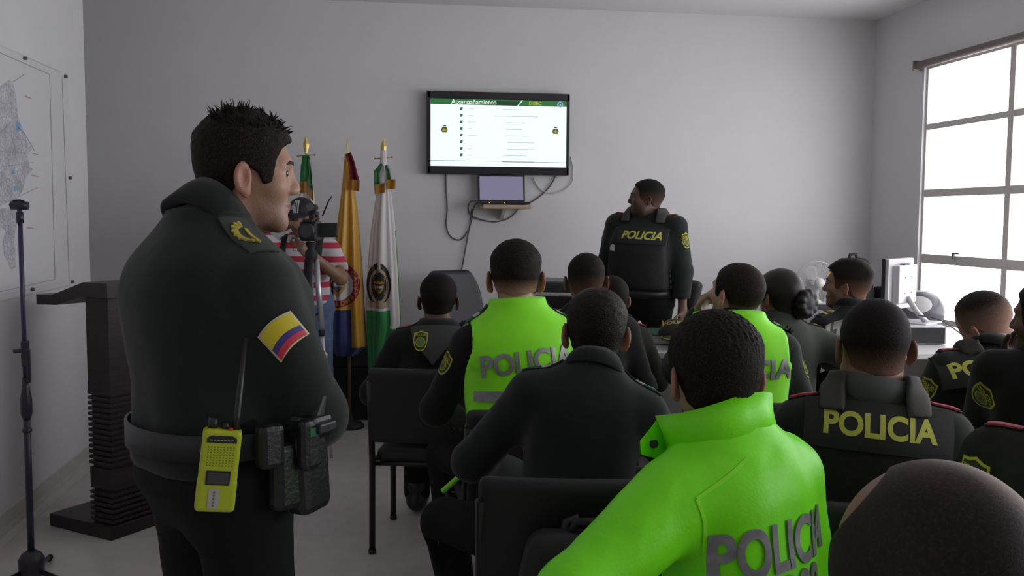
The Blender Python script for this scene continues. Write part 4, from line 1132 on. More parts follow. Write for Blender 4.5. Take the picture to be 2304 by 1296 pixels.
# book and cap on the desk
bp = onz(1490, 768, .75); bk = thing('book', 'thick green-covered book lying on the white desk under a cap', 'book', (bp[0]+.02, bp[1], .751), dang+R(8))
gb = mat('book_green', (.02, .085, .06), .5); pg = mat('book_pages', (.50, .45, .38), .8, noise=.15, nscale=200, stretch=(.2, .2, 8))
mb = MB(); mb.box((0, 0, .003), (.25, .33, .006), gb); mb.box((0, 0, .051), (.25, .33, .006), gb); mb.box((.122, 0, .027), (.006, .33, .054), gb, bev=.002); mb.build('cover', None, bk)
mb = MB(); mb.box((-.004, 0, .027), (.236, .318, .042), pg); mb.build('pages', None, bk)
bk.rotation_euler.z = dang
yt = mat('cap_yellow', (.42, .33, .03), .7); capm = mat('cap_black', (.016, .018, .014), .75, bump=.2, bscale=250)
def soft_cap(name, label, loc_, rz, s=1.0, squash=.75, rot=None):
    t = thing(name, label, 'cap', loc_, rz)
    F = Field((-.13, -.13, -.02), (.13, .24, .16), .006)
    F.add(ell((0, 0, .005), (.098, .108, .118*squash))); x, y, z = F.xyz(); F.D = smax(F.D, -z+0*x+0*y, .01)
    V, Q = F.nets(); V = folds(V, Q, 5, .003, 40); mesh('crown', V*s, Q, capm, t); b = bvh_of(V*s, Q)
    F = Field((-.12, .02, -.06), (.12, .24, .05), .005); F.add(ell((0, .10, .012), (.088, .105, .30))); x, y, z = F.xyz()
    sh = .012-.55*(y-.06)**2*1.2-1.6*x*x; F.D = smax(smax(F.D, (z-sh)-.004, .003), (sh-z)-.004, .003); F.D = smax(F.D, -(y-.055)+0*x+0*z, .003)
    V, Q = F.nets(); mesh('visor', V*s, Q, capm, t); vb = bvh_of(V*s, Q)
    rim = [(.083*math.cos(a)*s, (.10+.099*math.sin(a))*s) for a in np.linspace(R(-20), R(200), 24)]
    pts = []
    for x_, y_ in rim: pts.append((x_, y_, (.012-.66*(y_/s-.06)**2-1.6*(x_/s)**2+.004)*s))
    mb = MB(); mb.tube(pts, .0028*s, yt, 6); mb.build('piping', None, t)
    return t, b
cp = onz(1512, 756, .81)
cap1, cb = soft_cap('cap', 'black cap with yellow trim lying on the green book on desk', (cp[0]+.03, cp[1]+.02, .808), R(165), 1.0, .75)
lay('lettering', [(text2d('POLICIA', .042, .025), yt, .001)], (0, -.02, .09), (-1, 0, 0), (0, -.5, .8), (0, -.8, .6), None if False else cb, cap1, .012, .2)
lay('lettering', [(text2d('POLICIA', .042, .025), yt, .001)], (0, .03, .06), (-1, 0, 0), (0, -.55, .8), (0, .8, .6), cb, cap1, .012, .2)

# black framed device behind the heads, swivel chair
dv = Vector(ony(1292, 690, 5.28)); dev = thing('desk_device', 'black boxy device with rounded pale silver rim on desk behind heads', 'device', (dv.x, 5.28, .751), dang)
M = Matrix
mb = MB(); mb.box((0, 0, .17), (.50, .34, .34), mat('device_black', (.022, .021, .024), .4), bev=.02); mb.build('housing', None, dev)
rimm = mat('device_silver', (.45, .44, .45), .35)
pts = [(.19*sx_, -.178, z_) for sx_, z_ in ((-1, .02), (-1, .225), (-.985, .255), (-.92, .268), (.92, .268), (.985, .255), (1, .225), (1, .02))]
mb = MB(); mb.tube(pts, .011, rimm, 8); mb.build('rim', None, dev)
mb = MB(); mb.box((0, -.171, .13), (.36, .004, .23), mat('device_panel', (.012, .012, .014), .25)); mb.build('panel', None, dev)
sw = thing('swivel_chair', 'dark blue-black office swivel chair behind the white desk', 'chair', (.60, 6.32, 0), R(205))
sm = mat('swivel_blue', (.022, .024, .040), .38)
F = Field((-.28, -.36, .48), (.28, -.10, 1.12), .012); F.add(rbox((0, -.24, .80), (.23, .030, .28), rotx(R(10)), .03)); x, y, z = F.xyz()
V, Q = F.nets(); 
k_ = np.clip((V[:, 2]-.85)/.25, 0, 1); V[:, 0] *= 1-.42*k_**2; V[:, 1] += .5*V[:, 0]**2; mesh('backrest', V, Q, sm, sw)
F = Field((-.29, -.28, .40), (.29, .30, .52), .012); F.add(rbox((0, 0, .46), (.25, .25, .038), None, .035)); V, Q = F.nets(); mesh('seat', V, Q, sm, sw)
mb = MB(); mb.tube([(0, -.20, .46), (0, -.27, .48), (0, -.275, .66)], .02, cht, 8); mb.tube([(0, 0, .10), (0, 0, .44)], .025, cht, 12); mb.build('column', None, sw)
for k in range(5):
    a = 2*PI*k/5+.3; mb = MB(); mb.tube([(0, 0, .11), (.28*math.cos(a), .28*math.sin(a), .075)], [.022, .014], cht, 8); mb.tube([(.28*math.cos(a)-.012, .28*math.sin(a), .0255), (.28*math.cos(a)+.012, .28*math.sin(a), .0255)], .025, cht, 10); mb.build('leg', None, sw)

# window-side desks
def plain_desk(label, x0, y0, x1, y1, rz=0.0):
    t = thing('desk', label, 'desk', ((x0+x1)/2, (y0+y1)/2, 0), rz); w_, d_ = x1-x0, y1-y0
    mb = MB(); mb.box((0, 0, .735), (w_, d_, .03), desk_w, bev=.003); mb.build('top', None, t)
    for s in (-1, 1): mb = MB(); mb.box((s*(w_/2-.02), 0, .36), (.03, d_-.06, .72), desk_g); mb.build('side_panel', None, t)
    mb = MB(); mb.box((0, d_/2-.05, .45), (w_-.07, .02, .5), desk_g); mb.build('modesty_panel', None, t)
    return t
plain_desk('white desk under the windows holding the computer and papers', 2.64, 4.52, 3.70, 5.62)
plain_desk('white desk in the back right corner carrying fan and bags', 2.55, 6.0, 3.70, 6.62)
silver = mat('monitor_silver', (.52, .51, .53), .3, metal=.2)
mo = thing('monitor', 'silver-backed flat monitor turned left on a tilting arm by the window', 'monitor', (3.02, 5.12, .75), R(90))
# monitor faces -x: local -y is the screen side before turning
MM = Matrix.Translation((0, 0, 0))
t0 = Vector(at(2045, 650, 5.15))-Vector((3.02, 5.12, .75)); 
mo.location = (3.02, 5.12, .86); mo.rotation_euler = (0, 0, R(-143)); mo.scale = (.9, .9, .9)
mb = MB(); mb.box((0, -.035, .235), (.40, .022, .335), mat('monitor_bezel', (.015, .014, .02), .35), bev=.004); mb.box((0, -.0475, .235), (.36, .002, .29), mat('monitor_glass', (.01, .01, .012), .1)); mb.build('screen', None, mo)
mb = MB(); mb.box((0, -.012, .235), (.395, .026, .33), silver, bev=.008); mb.box((0, .022, .235), (.28, .05, .25), silver, bev=.01); mb.build('back_shell', None, mo)
mb = MB(); 
for x_ in (-.03, .02): mb.box((x_, .022, .362), (.03, .03, .012), mat('port_dark', (.03, .03, .035), .5))
for x_ in (-.05, .05):
    for z_ in (.18, .28): mb.box((x_, .0478, z_), (.008, .002, .008), MATS['port_dark'])
mb.build('port', None, mo)
mb = MB(); mb.tube([(0, .045, .15), (0, .10, .07), (0, .17, .0)], .018, silver, 8); mb.build('tilt_arm', None, mo)
mb = MB(); mb.box((0, .10, -.006), (.26, .24, .012), silver, bev=.004); mb.build('foot', None, mo)
pc = thing('desktop_computer', 'flat silver and black desktop computer under the monitor on desk', 'computer', (2.99, 5.06, .751), R(-10))
mb = MB(); mb.box((0, 0, .052), (.36, .40, .10), silver, bev=.004); mb.build('case', None, pc)
mb = MB(); mb.box((-.0, -.2015, .05), (.34, .006, .086), mat('pc_front', (.012, .012, .013), .4)); mb.build('front_panel', None, pc)
mb = MB()
for k in range(4): mb.box((.182, -.10+.06*k, .05), (.004, .035, .05), MATS['port_dark'])
mb.build('vent', None, pc)
cable('thin dark cable running from the monitor along the window desk', [(3.06, 5.0, .90), (3.14, 4.9, .88), (3.25, 4.86, .80), (3.36, 4.95, .762), (3.55, 5.1, .757)], .004, ck)
mu = thing('cup', 'small dark cup on the window desk beside the computer', 'cup', (3.36, 4.80, .751)); mb = MB(); mb.lathe([(.028, 0), (.034, .07), (.035, .09), (.031, .09), (.027, .008), (.001, .008)], mat('cup_dark', (.06, .04, .06), .3), 18); mb.build('body', None, mu)
gl = thing('bottle', 'small clear bottle on the window desk', 'bottle', (3.26, 4.72, .751)); mb = MB(); mb.lathe([(.022, 0), (.024, .01), (.024, .07), (.012, .09), (.012, .105)], mat('bottle_pale', (.55, .53, .55), .15), 16); mb.build('body', None, gl)

# fan
fp = Vector(ony(1842, 637, 6.15)); fan = thing('desk_fan', 'white round desk fan on the corner desk against back wall', 'fan', (fp.x, 6.18, .751), R(-6))
fz = fp.z-.75; fw = mat('fan_white', (.60, .58, .57), .4)
mb = MB(); mb.lathe([(.10, 0), (.10, .015), (.05, .03), (.018, .045), (.016, max(.06, fz-.05))], fw, 20); mb.build('stand', None, fan)
MF = Matrix.Translation((0, 0, fz))@Matrix.Rotation(PI/2, 4, 'X'); FR_ = .150
mb = MB()
for r_, y_ in ((FR_, 0), (FR_*.985, .02), (FR_*.985, -.02)): mb.tube([MF@Vector((r_*math.cos(2*PI*k/40), r_*math.sin(2*PI*k/40), y_)) for k in range(41)], .0022, fw, 5, False)
for k in range(44):
    a = 2*PI*k/44
    for sgn in (1, -1): mb.tube([MF@Vector((r_*math.cos(a+.25*(1-r_/FR_)), r_*math.sin(a+.25*(1-r_/FR_)), sgn*(.022+.038*math.sqrt(max(0, 1-(r_/FR_)**2))))) for r_ in (.035, .08, .12, FR_*.985)], .0011, fw, 4, False)
mb.build('guard', None, fan)
mb = MB(); mb.lathe([(.001, .055), (.036, .052), (.036, .062), (.001, .064)], fw, 20, MF); mb.build('hub_cap', None, fan); mb = MB(); mb.lathe([(.04, -.12), (.045, -.10), (.045, -.03), (.03, -.02)], fw, 16, MF); mb.build('motor_housing', None, fan)
for k in range(3):
    a0 = 2*PI*k/3; P = []
    for i in range(7):
        r_ = .025+.105*i/6; w_ = .25+.75*math.sin(PI*(.15+.7*i/6)); P.append([MF@Vector((r_*math.cos(a0+s*w_), r_*math.sin(a0+s*w_), s*.018)) for s in (-.7, -.35, 0, .35, .7)])
    mb = MB(); mb.grid(P, mat('fan_blade', (.55, .54, .55), .3)); bmesh.ops.solidify(mb.bm, geom=mb.bm.faces[:], thickness=.002); mb.build('blade', None, fan)
stk = mb = MB(); mb.box(MF@Vector((.085, .055, .055)), (.06, .003, .035), mat('sticker_yellow', (.55, .36, .08), .5), Matrix.Rotation(R(25), 3, 'Y')); mb.build('sticker', None, fan)

# backpack and boxes in the corner
def pack(name, label, loc_, rz, size, m, seed=1, straps=True, cat='backpack', pocket=True):
    t = thing(name, label, cat, loc_, rz); sx, sy, sz = size
    F = Field((-sx*.7, -sy*.9, -.01), (sx*.7, sy*.9, sz*1.1), .009); F.add(rbox((0, 0, sz*.5), (sx*.5, sy*.42, sz*.5), None, min(sx, sy)*.3)); 
    x, y, z = F.xyz(); F.D = smax(F.D, (.004-z)+0*x+0*y, .008)
    V, Q = F.nets(); k_ = np.clip(V[:, 2]/sz, 0, 1); V[:, 0] *= 1-.22*k_**2; V[:, 1] *= 1-.3*k_**2; V = folds(V, Q, seed, .007, 18); V = relax(V, Q, 1, .3); mesh('main_bag', V, Q, m, t)
    if pocket:
        F = Field((-sx*.5, -sy*.9, 0), (sx*.5, 0, sz*.7), .009); F.add(rbox((0, -sy*.42, sz*.28), (sx*.36, sy*.16, sz*.22), None, .03)); V, Q = F.nets(); V = folds(V, Q, seed+3, .004, 22); V[:, 2] = np.maximum(V[:, 2], .006); mesh('pocket', V, Q, m, t)
    mb = MB(); mb.tube([(-sx*.12, 0, sz*.96), (-sx*.08, 0, sz*1.06), (sx*.08, 0, sz*1.06), (sx*.12, 0, sz*.96)], .011, m, 8); mb.build('handle', None, t)
    if straps:
        for s in (-1, 1):
            mb = MB(); mb.tube([(s*sx*.25, sy*.30, sz*.93), (s*sx*.30, sy*.55, sz*.75), (s*sx*.33, sy*.58, sz*.4), (s*sx*.30, sy*.40, sz*.08)], .014, m, 8); mb.build('strap', None, t)
    return t
blackbag = mat('bag_black', (.009, .009, .011), .7, bump=.2, bscale=200)
bpt = Vector(ony(1938, 640, 6.3)); pack('backpack', 'black backpack standing on the corner desk behind the fan', (bpt.x-.06, 6.32, .751), R(10), (.31, .22, .42), blackbag, 3)
bx = thing('equipment_bag', 'squat black bag on the corner desk beside the black backpack', 'bag', (3.62, 6.22, .751), R(5)); F = Field((-.2, -.15, 0), (.2, .15, .26), .01); F.add(rbox((0, 0, .11), (.115, .11, .11), None, .03)); x, y, z = F.xyz(); F.D = smax(F.D, (.004-z)+0*x+0*y, .006); V, Q = F.nets(); V = folds(V, Q, 3, .006, 18); V[:, 2] = np.maximum(V[:, 2], .003); mesh('body', V, Q, blackbag, bx)
mb = MB(); mb.tube([(-.10, 0, .2), (-.05, 0, .27), (.05, 0, .27), (.10, 0, .2)], .008, mat('bag_strap_red', (.16, .04, .03), .7), 8); mb.build('handle', None, bx)
# helmets
def helmet(label, loc_, rz, shell, stripe):
    t = thing('helmet', label, 'helmet', loc_, rz, 'motorcycle helmets')
    F = Field((-.16, -.18, -.005), (.16, .2, .27), .007); F.add(ell((0, -.01, .125), (.118, .145, .130))); F.add(ell((0, .06, .07), (.10, .09, .07)), .05)
    x, y, z = F.xyz(); F.D = smax(F.D, (.006-z)+0*x+0*y, .01); F.cut(rbox((0, .17, .125), (.09, .07, .045), None, .02), .01)
    V, Q = F.nets(); V = relax(V, Q, 1, .3); mesh('shell', V, Q, shell, t); b = bvh_of(V, Q)
    F = Field((-.12, .02, .06), (.12, .18, .19), .006); F.add(ell((0, .0, .125), (.108, .14, .12))); F.add(ell((0, 0, .125), (.108, .14, .12)), .01); x, y, z = F.xyz(); F.D = smax(F.D, np.maximum(np.abs(z-.125)-.05, .05-y)+0*x, .008); V, Q = F.nets(); mesh('visor', V, Q, mat('visor_smoke', (.05, .05, .06), .08), t)
    lay('graphic', [(ell2d(.075, .055), stripe, .001)], (-.09, 0, .17), (0, -1, 0), (.3, 0, .9), (-.8, 0, .5), b, t, .012, .2)
    lay('graphic', [(ell2d(.06, .055), stripe, .001)], (.02, .0, .2), (1, 0, 0), (0, 1, 0), (0, 0, 1), b, t, .012, .2)
    return t
hp = at(1856, 712, 4.98); helmet('dark motorcycle helmet with white side panel beside the man in profile', (hp[0], hp[1], .75), R(35), mat('helmet_dark', (.05, .045, .05), .3), mat('helmet_white', (.62, .60, .62), .3))
hp2 = at(1812, 720, 5.45); helmet('pale helmet mostly hidden behind the woman with the bun', (hp2[0], hp2[1], .75), R(15), mat('helmet_pale', (.45, .50, .40), .35), MATS['helmet_white'])
dk3 = plain_desk('white desk behind the woman with bun carrying two helmets', 1.93, 4.66, 2.60, 5.56)
# cap and helmet by the window
capg = mat('cap_grey', (.20, .19, .19), .7)
_c = capm; capm = capg
soft_cap('cap', 'grey cap with a pointed visor on top of squat black bag', (3.62, 6.22, 1.03), R(150), .9, .7)
capm = _c
hp3 = at(2088, 645, 5.6); helmet('black and white helmet on the window desk behind the monitor', (3.33, 5.44, .751), R(60), mat('helmet_grey', (.10, .09, .11), .3), MATS['helmet_white'])

# ------------------------------------------------------------------ the people
olive = mat('uniform_olive', (.0122, .0172, .0142), .82, noise=.10, nscale=25, bump=.10, bscale=500, spec=.2, sheen=.15)
olive_d = mat('uniform_dark_olive', (0.0074, 0.0086, 0.0071), .85, noise=.10, nscale=25, bump=.10, bscale=500, spec=.2, sheen=.1)
camo = mat('uniform_grey_olive', (0.0205, 0.0216, 0.0171), .85, noise=.3, nscale=22, bump=.1, bscale=500, spec=.2)
trs = mat('trousers_dark', (0.0067, 0.0078, 0.0071), .85, noise=.10, nscale=25, bump=.1, bscale=500, spec=.2)
vestm = mat('vest_nylon', (.017, .0155, .0145), .75, noise=.2, nscale=60, bump=.15, bscale=300, spec=.25)
strapm = mat('vest_strap', (.038, .036, .031), .75, bump=.2, bscale=350)
panelm = mat('vest_panel', (.013, .012, .011), .8)
hivis = mat('hi_vis_green', (.27, .93, .012), .55, noise=.05, nscale=12, bump=.04, bscale=200, spec=.35, sheen=.2)
hivis_j = mat('hi_vis_jacket', (.22, .95, .012), .42, noise=.05, nscale=10, bump=.06, bscale=120, spec=.4)
refl = mat('reflective_grey', (.30, .30, .31), .35, metal=.25, noise=.2, nscale=40, spec=.6)
yel = mat('lettering_yellow', (.50, .50, .085), .75)
hvtrim = mat('hi_vis_binding', (.30, 1.0, .015), .5)
redp = mat('epaulette_red', (.38, .025, .05), .7); blkp = mat('epaulette_black', (.012, .013, .012), .75); grnp = mat('epaulette_green', (.025, .16, .07), .7); whtp = mat('epaulette_white', (.50, .49, .47), .7); golp = mat('epaulette_gold', (.45, .38, .06), .6); nav = mat('epaulette_navy', (.03, .03, .07), .7)
def ep_red(p, i, **k): return epaulette(p, i, [(shift(rect2d(.115, .050), 0, 0), p['shm'], .002), (shift(rect2d(.065, .052), .018, 0), redp, .0045)], **k)
def ep_stripe(p, i, **k): return epaulette(p, i, [(rect2d(.120, .054), blkp, .002), (shift(rect2d(.026, .055), -.008, 0), whtp, .0045), (shift(rect2d(.030, .055), .022, 0), grnp, .0045)], **k)
def ep_bars(p, i, **k): return epaulette(p, i, [(rect2d(.120, .054), blkp, .002), (shift(rect2d(.016, .050), -.012, 0), golp, .0045), (shift(rect2d(.012, .050), .006, 0), nav, .0045), (shift(rect2d(.016, .050), .024, 0), golp, .0045)], **k)

SHORT = dict(id='short', top=.012, sides=.006, bump=.6, bs=500)
BUZZ = dict(id='buzz', top=.005, sides=.0035, fade=(-.075, .02), bump=.4, bs=700)

# --- standing officer at the left
o1 = person('officer in dark olive uniform standing at left in profile beside the lectern', (557, 264), 1.95, -55, lean=0, side=0, hyaw=-80, hpitch=-1, hunch=1.1, stand=True, stature=1.72, w=1.10, deep=1.25, sh=.75, belly=.02, hs=1.035,
    hd=dict(stubble=.30, nose=.99, jaw=1.02, hw=1.0, hl=.89), hair=dict(id='officer', top=.019, sides=.008, curl=.0022, cf=300, spikes=240, fade=(-.075, -.03), z0=.025, zr=.06, front=-.008), skin='tan', shirt=olive, trousers=trs,
    arms=(dict(wrist=(-.05, .21, 1.12), pole=(.6, .1, -.9), fw=(-.95, .1, .1), pn=(0, -1, .1)), dict(wrist=(.04, .17, 1.12), pole=(-.6, -.2, -.8), fw=(.95, .0, .1), pn=(0, -1, 0))),
    fold=(.0085, 14, .0028, 30), h=.0072, face=True, seed=3, group='standing people', cloth=.020)
o1['shm'] = olive
collar(o1, olive, .050, .070, .022, gap=20, drop=.024)
for i in (0, 1):
    wreath = [(rect2d(.135, .060), mat('uniform_strap', (.040, .050, .040), .8), .003)]
    if i == 0 or True:
        wreath += [(shift(rect2d(.050, .007), -.005, .010), golp, .006)]
        arc = [(.040*math.cos(a), .027*math.sin(a)) for a in np.linspace(R(175), R(365), 16)]+[(.030*math.cos(a), .016*math.sin(a)) for a in np.linspace(R(365), R(175), 16)]
        wreath += [(shift(poly2d(arc), -.005, .004), golp, .006)]
        for a in np.linspace(R(185), R(355), 9): wreath += [(shift(ell2d(.0065, .004, 8), -.005+.038*math.cos(a), .004+.025*math.sin(a), a), golp, .008)]
    epaulette(o1, i, wreath, along=.38)
# flag patch on the right sleeve
S_, E_ = o1['S'][0], o1['E'][0]; Vp = (S_-E_)/np.linalg.norm(S_-E_); n0 = -o1['Rt'][:, 1]*.25+o1['Rt'][:, 0]; Np = n0-Vp*(n0@Vp); Np /= np.linalg.norm(Np); Up = np.cross(Vp, Np)
def bowed(w_, a, b_, bow=.012):
    top = [(-w_/2+w_*k/8, b_+bow*(1-(2*k/8-1)**2)) for k in range(9)]; bot = [(-w_/2+w_*k/8, a+bow*(1-(2*k/8-1)**2)) for k in range(9)]
    return poly2d(bot+top[::-1])
fy, fb, fr_ = mat('patch_flag_yellow', (.60, .50, .02), .7), mat('patch_flag_blue', (.05, .035, .20), .7), mat('patch_flag_red', (.55, .03, .06), .7)
lay('sleeve_patch', [(bowed(.076, -.035, .031), mat('patch_border', (.55, .50, .30), .7), .001), (bowed(.069, -.004, .0275), fy, .002), (bowed(.069, -.0175, -.004), fb, .002), (bowed(.069, -.031, -.0175), fr_, .002)],
    S_+(E_-S_)*.30, Up*math.cos(R(16))+Vp*math.sin(R(16)), Vp*math.cos(R(16))-Up*math.sin(R(16)), Np, o1['shirtb'], o1['root'], .01, .2, thick=.0015)
# belt with pouches, radio and holster
zb = 1.015
beltm = mat('belt_black', (.009, .009, .011), .45)
def ringbelt(p, z, hgt, off, m, name):
    pts = []; A_, B_ = .160*p['w']+.026, p['by']*1.10+.016
    for k in range(48):
        a = 2*PI*k/48; d = Vector((math.cos(a), math.sin(a), 0)); pts.append((1/math.sqrt((d.x/A_)**2+(d.y/B_)**2), d))
    r_ = [x[0] for x in pts]; r_ = [(r_[k-2]+2*r_[k-1]+3*r_[k]+2*r_[(k+1) % 48]+r_[(k+2) % 48])/9 for k in range(48)]
    rows = [[d*(r_[k]+off)+Vector((0, 0, z-hgt/2)) for k, (_, d) in enumerate(pts)], [d*(r_[k]+off+.006)+Vector((0, 0, z-hgt/2)) for k, (_, d) in enumerate(pts)], [d*(r_[k]+off+.006)+Vector((0, 0, z+hgt/2)) for k, (_, d) in enumerate(pts)], [d*(r_[k]+off)+Vector((0, 0, z+hgt/2)) for k, (_, d) in enumerate(pts)]]
    mb = MB(); mb.grid(rows, m, True, True); return mb.build(name, m, p['root']), (lambda a: (r_[int(round(a/(2*PI)*48)) % 48]+off))
bl1, br = ringbelt(o1, zb, .05, .004, beltm, 'belt')
def onbelt(ang): d = Vector((math.cos(ang), math.sin(ang), 0)); return d*br(ang), d
# radio: in the small of the back, slightly right
ra = R(-25); c, d = onbelt(ra); rt_ = Vector((-d.y, d.x, 0)); up = Vector((0, 0, 1)); tl = R(-7)
u_ = rt_*math.cos(tl)-up*math.sin(tl)*-1; v_ = up*math.cos(tl)+rt_*math.sin(tl)*-1
u_ = (rt_*math.cos(tl)+up*math.sin(tl)).normalized(); v_ = (up*math.cos(tl)-rt_*math.sin(tl)).normalized()
RO = c+d*.045+Vector((0, 0, zb-.025))
rad = thing('radio', 'bright yellow-green handheld radio clipped at the back of the standing officer', 'radio', (0, 0, 0))
rad.matrix_world = o1['root'].matrix_basis @ frameM(RO, u_, v_, d)
bpy.context.view_layer.update()
rw = Matrix.LocRotScale(o1['root'].location, o1['root'].rotation_euler.to_quaternion(), None)
rad.matrix_world = rw @ frameM(RO, u_, v_, d)
ry_ = mat('radio_yellow', (.42, .50, .018), .4); rk = mat('radio_black', (.012, .012, .014), .4)
mb = MB(); M = frameM((0, 0, 0), (1, 0, 0), (0, 1, 0), (0, 0, 1))
mb.box((0, 0, 0), (.068, .150, .036), ry_, bev=.008, seg=3); mb.box((0, -.045, 0), (.070, .062, .038), ry_, bev=.008, seg=3); mb.build('housing', None, rad)
mb = MB(); mb.prism([(-.026, .052), (.026, .052), (.026, .060), (.018, .065), (-.018, .065), (-.026, .060)], .0178, .0192, rk); 
for k in range(7): mb.box((-.018+.006*k, .057, .0193), (.004, .0016, .0006), mat('radio_print', (.35, .34, .20), .5))
mb.build('name_plate', None, rad)
mb = MB()
for i in range(9):
    for j in range(8): mb.box((-.022+.0055*i, .044-.0048*j, .0180), (.0024, .002, .0012), mat('radio_slot', (.15, .18, .01), .5))
mb.build('speaker_grille', None, rad)
mb = MB(); mb.box((0, -.012, .0186), (.042, .026, .0025), rk); mb.box((0, -.012, .0200), (.036, .020, .001), mat('radio_lcd', (.05, .05, .05), .3)); mb.build('display', None, rad)
mb = MB(); mb.box((-.004, -.050, .0195), (.019, .036, .0012), mat('radio_sticker', (.40, .39, .36), .5)); 
for k in range(5): mb.box((-.004, -.062+.006*k, .0202), (.004, .0032, .0004), mat('sticker_ink', (.14, .14, .14), .6))
mb.build('sticker', None, rad)
mb = MB(); mb.tube([(-.018, .072, 0), (-.018, .094, 0)], .009, rk, 12); mb.build('knob', None, rad)
mb = MB(); mb.tube([(.004, .072, 0), (.004, .086, 0)], .008, rk, 12); mb.build('knob', None, rad)
mb = MB(); mb.tube([(.022, .072, .002), (.022, .10, 0), (.022, .24, -.012)], [.008, .0065, .0045], rk, 10); mb.build('antenna', None, rad)
mb = MB(); mb.lathe([(.004, 0), (.004, .004)], mat('radio_red', (.45, .03, .02), .4), 8, Matrix.Translation((.013, .075, .012))@Matrix.Rotation(-PI/2, 4, 'X')); mb.build('button', None, rad)
# holster on the right hip with pistol grip; pouches
def beltbox(ang, size, z, m, name, par, bev=.01, lift=0.0, tilt=0.0):
    c_, d_ = onbelt(ang); r2 = Vector((-d_.y, d_.x, 0)); mb_ = MB(); M_ = frameM(c_+d_*(size[2]/2+.006+lift)+Vector((0, 0, z)), r2, Vector((0, 0, 1)), d_)@Matrix.Rotation(tilt, 4, 'Z')
    mb_.box((0, 0, 0), size, m, bev=bev); bmesh.ops.transform(mb_.bm, matrix=M_, verts=mb_.bm.verts); return mb_.build(name, None, par), M_
hol = thing('holster', 'black leather holster holding a pistol on the standing officer right hip', 'holster'); hol.location = o1['root'].location; hol.rotation_euler = o1['root'].rotation_euler
lea = mat('holster_leather', (.011, .011, .012), .38, bump=.15, bscale=120)
ha = R(20)
beltbox(ha, (.085, .165, .055), zb-.060, lea, 'holster_body', hol, .018, .004, R(4))
beltbox(ha, (.060, .045, .07), zb+.030, lea, 'thumb_strap', hol, .01, .004)
beltbox(ha, (.028, .10, .036), zb+.045, mat('pistol_grip', (.010, .010, .011), .5), 'pistol_grip', hol, .008, .03, R(-30))
beltbox(ha, (.05, .02, .03), zb+.03, mat('pistol_steel', (.014, .014, .016), .45), 'pistol_slide', hol, .004, .055)
beltbox(R(8), (.07, .13, .04), zb-.06, lea, 'pouch', o1['root'], .014)
beltbox(R(-2), (.05, .085, .04), zb+.005, lea, 'pouch', o1['root'], .012, .004)
pch, M_ = beltbox(R(14), (.045, .10, .03), zb+.0, lea, 'phone_case', o1['root'], .012, .04); mb = MB(); mb.box((0, .026, .016), (.022, .016, .002), mat('phone_green', (.03, .14, .05), .4)); bmesh.ops.transform(mb.bm, matrix=M_, verts=mb.bm.verts); mb.build('green_tab', None, pch)

# --- man filming
stripe = bpy.data.materials.new('striped_shirt'); stripe.use_nodes = True; nt = stripe.node_tree; b = nt.nodes['Principled BSDF']; b.inputs['Roughness'].default_value = .8
tc = nt.nodes.new('ShaderNodeTexCoord'); sp = nt.nodes.new('ShaderNodeSeparateXYZ'); nt.links.new(tc.outputs['Object'], sp.inputs[0])
md = nt.nodes.new('ShaderNodeMath'); md.operation = 'MODULO'; md.inputs[1].default_value = .083; nt.links.new(sp.outputs['Z'], md.inputs[0])
gt = nt.nodes.new('ShaderNodeMath'); gt.operation = 'LESS_THAN'; gt.inputs[1].default_value = .036; nt.links.new(md.outputs[0], gt.inputs[0])
mx = nt.nodes.new('ShaderNodeMix'); mx.data_type = 'RGBA'; mx.inputs['A'].default_value = (.60, .57, .60, 1); mx.inputs['B'].default_value = (.50, .035, .075, 1); nt.links.new(gt.outputs[0], mx.inputs['Factor']); nt.links.new(mx.outputs['Result'], b.inputs['Base Color'])
jeans = mat('jeans_blue', (.10, .15, .26), .8, noise=.2, nscale=30, bump=.2, bscale=400)
cm = person('man in a red and white striped shirt and black cap filming from a tripod', (678, 450), 5.95, 176, lean=5, side=1, hyaw=172, hpitch=-8, stand=True, stature=1.60, w=.98, belly=.01, hair=dict(id='cam', top=.006, sides=.005), skin='brown', shirt=stripe, trousers=jeans, short=True,
    arms=(dict(wrist=(.075, .30, 1.385), pole=(1, .15, .15), fw=(-.9, .35, .2), pn=(-.3, -.2, -.9), curl=.7), dict(wrist=(-.095, .36, 1.215), pole=(-.8, -.1, -.9), fw=(.55, .55, .5), pn=(.7, -.7, .1), curl=.9)),
    fold=(.006, 16), h=.011, face=True, seed=11, group='standing people', res=.75)
capb = mat('cap_cloth_black', (.014, .013, .018), .7)
def head_cap(p, m, brim_up=0.0):
    F = Field((-.11, -.14, -.0), (.11, .20, .16), .006); x, y, z = F.xyz(); D = skull(x, y, z, {}); F.D = smax(D-.016, (.040-.15*y)-z+0*x, .006); F.D = smin(F.D, smax(l_ell(x, y, z, (0, .085, .048), (.075, .085, .2)), np.abs(z-(.052-2.6*x*x-.30*(y-.08)))-.004, .004), .01)
    V, Q = F.nets(); W_ = V*p['hs']@p['Rh'].T+p['Hc']; o = mesh('cap', W_, Q, m, p['root']); return o, bvh_of(W_, Q)
cpo, cpb = head_cap(cm, capb)
Rh, Hc = cm['Rh'], cm['Hc']; cw_ = mat('cap_white', (.55, .54, .57), .7)
lay('cap_stripe', [(shift(rect2d(.007, .10), -.026+.0125*k, 0), cw_, .001) for k in range(3)], Hc+Rh@np.array([-.004, .10, .100]), -Rh[:, 0], Rh@np.array([0, -.6, .8]), Rh@np.array([0, .8, .6]), cpb, cpo, .012, .2)
